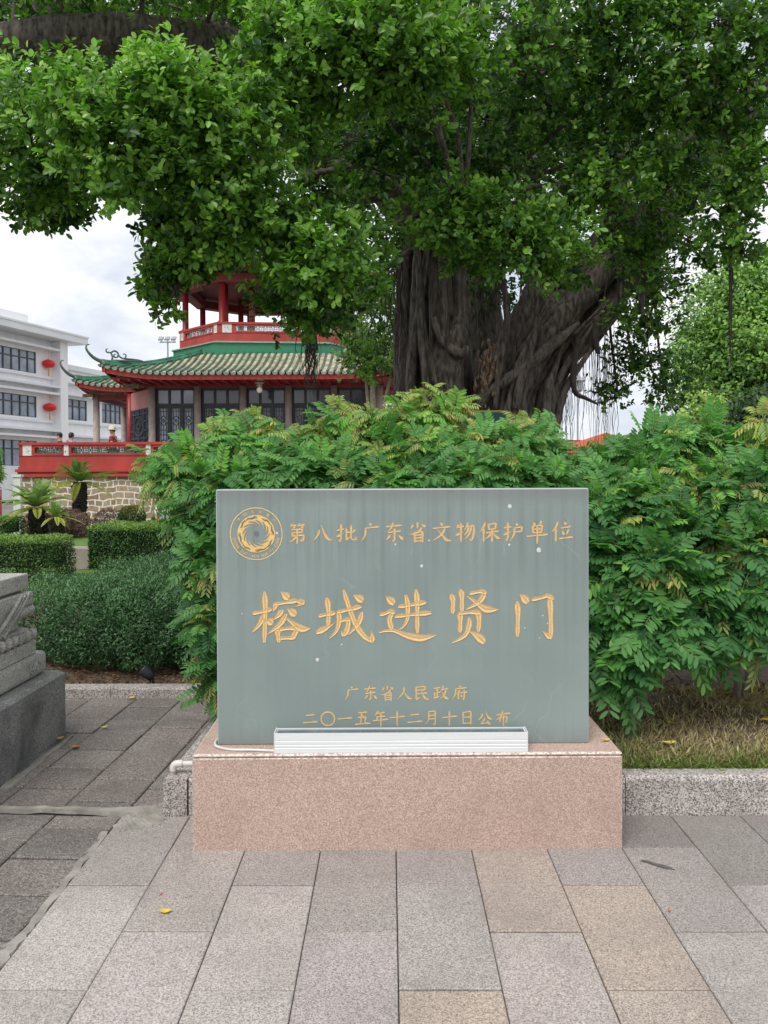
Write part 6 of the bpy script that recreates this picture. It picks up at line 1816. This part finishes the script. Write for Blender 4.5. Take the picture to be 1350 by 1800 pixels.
mound('dark_hedge', 'dark green small leaved hedge bank directly behind the low far kerb',
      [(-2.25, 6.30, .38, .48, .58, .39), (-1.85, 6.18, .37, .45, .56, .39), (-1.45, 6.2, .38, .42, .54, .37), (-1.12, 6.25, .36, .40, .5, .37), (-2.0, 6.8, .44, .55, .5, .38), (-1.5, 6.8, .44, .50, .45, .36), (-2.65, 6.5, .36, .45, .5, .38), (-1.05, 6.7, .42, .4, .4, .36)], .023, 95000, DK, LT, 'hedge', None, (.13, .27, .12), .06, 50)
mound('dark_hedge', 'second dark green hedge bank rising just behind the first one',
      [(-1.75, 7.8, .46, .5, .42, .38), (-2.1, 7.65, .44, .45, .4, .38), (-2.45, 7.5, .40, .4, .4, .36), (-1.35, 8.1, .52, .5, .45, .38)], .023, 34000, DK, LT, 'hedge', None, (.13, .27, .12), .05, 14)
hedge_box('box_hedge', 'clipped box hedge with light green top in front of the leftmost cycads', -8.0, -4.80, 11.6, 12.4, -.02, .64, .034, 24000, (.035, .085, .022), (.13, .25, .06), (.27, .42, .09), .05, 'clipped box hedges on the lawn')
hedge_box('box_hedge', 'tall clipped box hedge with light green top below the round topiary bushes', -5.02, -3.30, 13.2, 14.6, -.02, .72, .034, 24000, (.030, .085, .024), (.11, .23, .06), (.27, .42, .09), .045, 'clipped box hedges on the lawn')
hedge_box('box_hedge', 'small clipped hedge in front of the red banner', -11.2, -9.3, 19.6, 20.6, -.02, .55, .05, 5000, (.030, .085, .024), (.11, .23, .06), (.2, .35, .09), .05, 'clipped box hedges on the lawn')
PD, PL_ = (.10, .055, .05), (.32, .20, .18)
mound('purple_shrub', 'low purple leaved shrub between the leftmost cycad trunk and the fence', [(-9.35, 21.4, .30, .45, .4, .34), (-8.95, 21.5, .25, .4, .4, .3)], .055, 3500, PD, PL_, 'shrub', 'purple leaved shrubs')
mound('purple_shrub', 'large purple leaved shrub in front of the tall cycad trunk', [(-8.3, 20.9, .36, .5, .4, .36), (-7.95, 20.6, .28, .4, .4, .32), (-8.55, 21.0, .28, .3, .3, .32)], .055, 4500, PD, PL_, 'shrub', 'purple leaved shrubs')
mound('purple_shrub', 'low purple leaved shrub at the wall foot right of the tall cycad', [(-8.3, 23.8, .22, .5, .4, .40), (-7.7, 23.9, .2, .4, .4, .38)], .055, 3000, PD, PL_, 'shrub', 'purple leaved shrubs')
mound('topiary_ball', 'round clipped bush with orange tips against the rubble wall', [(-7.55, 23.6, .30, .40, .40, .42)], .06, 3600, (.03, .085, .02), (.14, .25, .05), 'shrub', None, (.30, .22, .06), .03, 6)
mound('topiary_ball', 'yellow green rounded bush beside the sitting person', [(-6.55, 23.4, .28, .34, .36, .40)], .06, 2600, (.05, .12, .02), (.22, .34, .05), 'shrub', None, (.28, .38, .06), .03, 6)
# bamboo clump at the left edge
bb = empty('bamboo_clump', (-11.0, 21.8, 0), 0, 'bright green bamboo clump beside the end corner of the red parapet', 'bamboo')
lv = Leaves()
k = 6500
c = np.array([[-.55, 0, 1.75], [-.1, .05, 1.95], [.18, 0, 1.65], [-.4, 0, 1.35], [.15, 0, 2.1], [-.95, .1, 1.8], [-1.3, 0, 1.5]])[RNG.integers(0, 7, k)]
q = rdir(k)
p = c + q * np.array([.34, .36, .36]) * RNG.uniform(.5, 1, k)[:, None]
d = unit(q * .7 + np.array([0, 0, -.45]) + rdir(k) * .5)
lv.add(p, d, unit(q + np.array([0, 0, .6])), RNG.uniform(.10, .18, k), RNG.uniform(.018, .028, k), lerpc((.07, .17, .025), (.24, .42, .06), RNG.uniform(0, 1, k)), .1, .25)
lv.build('foliage', pinn_m, bb)
mb = MB()
for k in range(16):
    x, y = random.uniform(-.9, .2), random.uniform(-.2, .2)
    mb.tube([(x*.5, y, -.02), (x*.8, y, .9), (x, y, 1.9)], [.02, .017, .008], 6, False, 3)
mb.build('culms', m_plain('bamboo_culm', (.16, .26, .06), .5, .2, 10), bb, True)

# ---------------------------------------------------------------- cycads
def cycad(label, x, y, h, tr_, nf, FL_, tone, seed, lean=0.0):
    global RNG
    RNG = np.random.default_rng(seed); rr = random.Random(seed)
    o = empty('cycad', (x, y, -.01), 0, label, 'cycad', 'cycads on the lawn')
    mb = MB()
    pr = [(tr_*1.1, 0), (tr_*1.0, h*.2), (tr_*.95, h*.5), (tr_*1.12, h*.75), (tr_*1.15, h*.92), (tr_*.7, h)]
    mb.lathe((0, 0, 0), pr, 16)
    for k in range(int(150 * h / .8)):      # leaf-base scales
        z = rr.uniform(.02, h*.98); a = rr.uniform(0, 2*math.pi)
        r_ = tr_ * 1.02
        c = Vector((r_*math.cos(a), r_*math.sin(a), z)); od = Vector((math.cos(a), math.sin(a), .7)).normalized()
        mb.tube([c - od*.02, c + od*.03, c + od*.05], [.030, .024, .010], 5)
    mb.build('trunk', dark_bark, o)
    lv = Leaves(); ra = MB()
    for j in range(nf):
        az = 2*math.pi*(j*.382 + rr.uniform(-.05, .05)); el = R(rr.uniform(24, 80)) if j % 5 else R(rr.uniform(-12, 10))
        L = FL_ * rr.uniform(.8, 1.1)
        d0 = np.array([math.cos(az)*math.cos(el), math.sin(az)*math.cos(el), math.sin(el)])
        n = 34
        t = np.linspace(.06, 1, n)
        dro = rr.uniform(.25, .55)
        p = np.array([0, 0, h]) + d0*(L*t)[:, None] - np.array([0, 0, 1])*(L*dro*t*t)[:, None]
        tan = unit(d0 - np.array([0, 0, 1])*(2*dro*t)[:, None])
        sd_ = unit(np.cross(tan, np.array([0, 0, 1.0]) + .01)); up = unit(np.cross(sd_, tan))
        wl_ = L*.15*np.sin(math.pi*np.clip(t*.92 + .06, 0, 1))**.6
        yellow = (el < R(14)) * rr.uniform(.4, 1)
        c0 = np.array((.09, .19, .045)) * (1 + .5*tone) ; c1 = np.array((.50, .48, .07)); c2 = np.array((.42, .46, .26))
        base = c0 + (c1 - c0)*yellow*.9 + (c2 - c0)*tone*.5
        for sg in (-1, 1):
            dd = unit(tan*.75 + sd_*sg + up*.30)
            lv.add(p, dd, up, wl_, np.full(n, .015), base*RNG.uniform(.8, 1.2, n)[:, None], .15, .12, .3, .8, .35)
        ra.tube(list(p[::3]) + [p[-1]], [.011 - .009*i/9 for i in range(len(p[::3]) + 1)], 4, False)
    lv.build('fronds', pinn_m, o)
    ra.build('rachis', m_plain('frond_rib', (.20, .20, .06), .6, .2, 10), o)
cycad('leftmost cycad with pale spreading fronds and yellowed lower ones', P(62, 840, 20.6).x, 20.6, .76, .17, 54, 1.12, .9, 31)
cycad('small short cycad between the other two', P(96, 840, 19.8).x, 19.8, .55, .15, 20, .62, .5, 32)
cycad('tall cycad with dark thick trunk before the rubble wall', P(138, 840, 22.3).x, 22.3, 1.40, .17, 34, 1.12, .15, 33)
RNG = np.random.default_rng(78)
# stone kerb block and lawn strip between the hedges
o = MB().box(-5.35, -4.95, 13.25, 13.6, -.02, .34).build('stone_block', stone_col, bevel=.015); tag(o, 'pale stone block standing in the gap between the two clipped hedges', 'block')

# ---------------------------------------------------------------- trees on the right
def round_tree(label, x, y, h, blobs, n, size, dark, light, top, r_, name='round_tree', cat='tree'):
    o = empty(name, (x, y, -.05), 0, label, cat)
    lv = Leaves()
    tot = sum(b[3]*b[5] for b in blobs)
    for (bx, by, bz, rx, ry, rz_) in blobs:
        k = int(n * rx*rz_ / tot)
        nsub = max(10, k // 90)
        sdir = rdir(nsub)
        sc = np.array([bx - x, by - y, bz]) + sdir*np.array([rx, ry, rz_])*RNG.uniform(.75, 1.0, nsub)[:, None]
        w_ = RNG.integers(0, nsub, k)
        s_ = .13*(rx + rz_)/2 + .08
        q = RNG.normal(0, 1, (k, 3))
        p = sc[w_] + q*np.array([s_*1.2, s_*1.2, s_*.7])
        od = unit(p - np.array([bx - x, by - y, bz]))
        t = np.clip(RNG.normal(.45, .2, nsub)[w_] + RNG.normal(0, .07, k) + .2*q[:, 2], 0, 1)
        col = lerpc(dark, light, t)
        lv.add(p, unit(od*.6 + rdir(k)*.9 + np.array([0, 0, -.2])), unit(od*.9 + np.array([0, 0, .5]) + rdir(k)*.25), size*RNG.uniform(.7, 1.3, k), size*.55, col)
    lv.build('crown', hedge_m, o)
    mb = MB()
    mb.tube([(0, 0, -.05), (0.05, 0, h*.35), (0, 0, h*.75)], [r_, r_*.8, r_*.45], 10, False, 4)
    for b in blobs:
        mb.tube([(0, 0, h*.35), ((b[0]-x)*.5, (b[1]-y)*.5, (h*.35 + b[2])*.5), (b[0]-x, b[1]-y, b[2])], [r_*.5, r_*.35, r_*.12], 7, False, 4)
    mb.build('trunk', bark2, o, True)
    return o
def PB(px, py, Y, rx, ry):
    p = P(px, py, Y); return (p.x, p.y, p.z, M(rx, Y), M((rx + ry)/2, Y), M(ry, Y))
round_tree('large rounded light green tree standing alone beyond the dry grass shrubs', P(1310, 840, 28).x, 28, 7.5,
   [PB(1290, 560, 28, 95, 85), PB(1235, 625, 27.5, 60, 55), PB(1350, 520, 28.5, 80, 65), PB(1330, 620, 27, 95, 80), PB(1270, 680, 27, 80, 55), PB(1390, 600, 28, 90, 100), PB(1360, 690, 27, 80, 60), PB(1440, 560, 29, 80, 80)],
   52000, .15, (.060, .15, .024), (.26, .46, .08), (.26, .40, .07), .32)
round_tree('small pale green bush tree below the large rounded tree', P(1235, 840, 22).x, 22, 3.2,
   [PB(1235, 735, 22, 45, 35), PB(1200, 765, 22, 40, 30), PB(1270, 770, 22, 50, 35), PB(1235, 800, 22, 60, 40)], 7000, .12, (.10, .20, .03), (.40, .56, .12), (.3, .4, .1), .10, 'small_tree')
round_tree('dark leaved tree in front of the large light green tree', P(1330, 840, 18).x, 18, 3.0,
   [PB(1330, 740, 18, 60, 45), PB(1390, 720, 18, 60, 50), PB(1300, 780, 18, 60, 40), PB(1370, 790, 18, 70, 50)], 7000, .12, (.012, .035, .012), (.04, .09, .025), None, .12, 'small_tree')
round_tree('loose green tree between the pavilion and the banyan trunk', P(655, 840, 24).x, 24, 6.0,
   [PB(660, 560, 24, 50, 60), PB(640, 610, 24, 40, 40), PB(700, 600, 24, 40, 60)], 5000, .15, (.04, .09, .02), (.17, .26, .05), None, .16)
print('LEAVES', NB, NS)
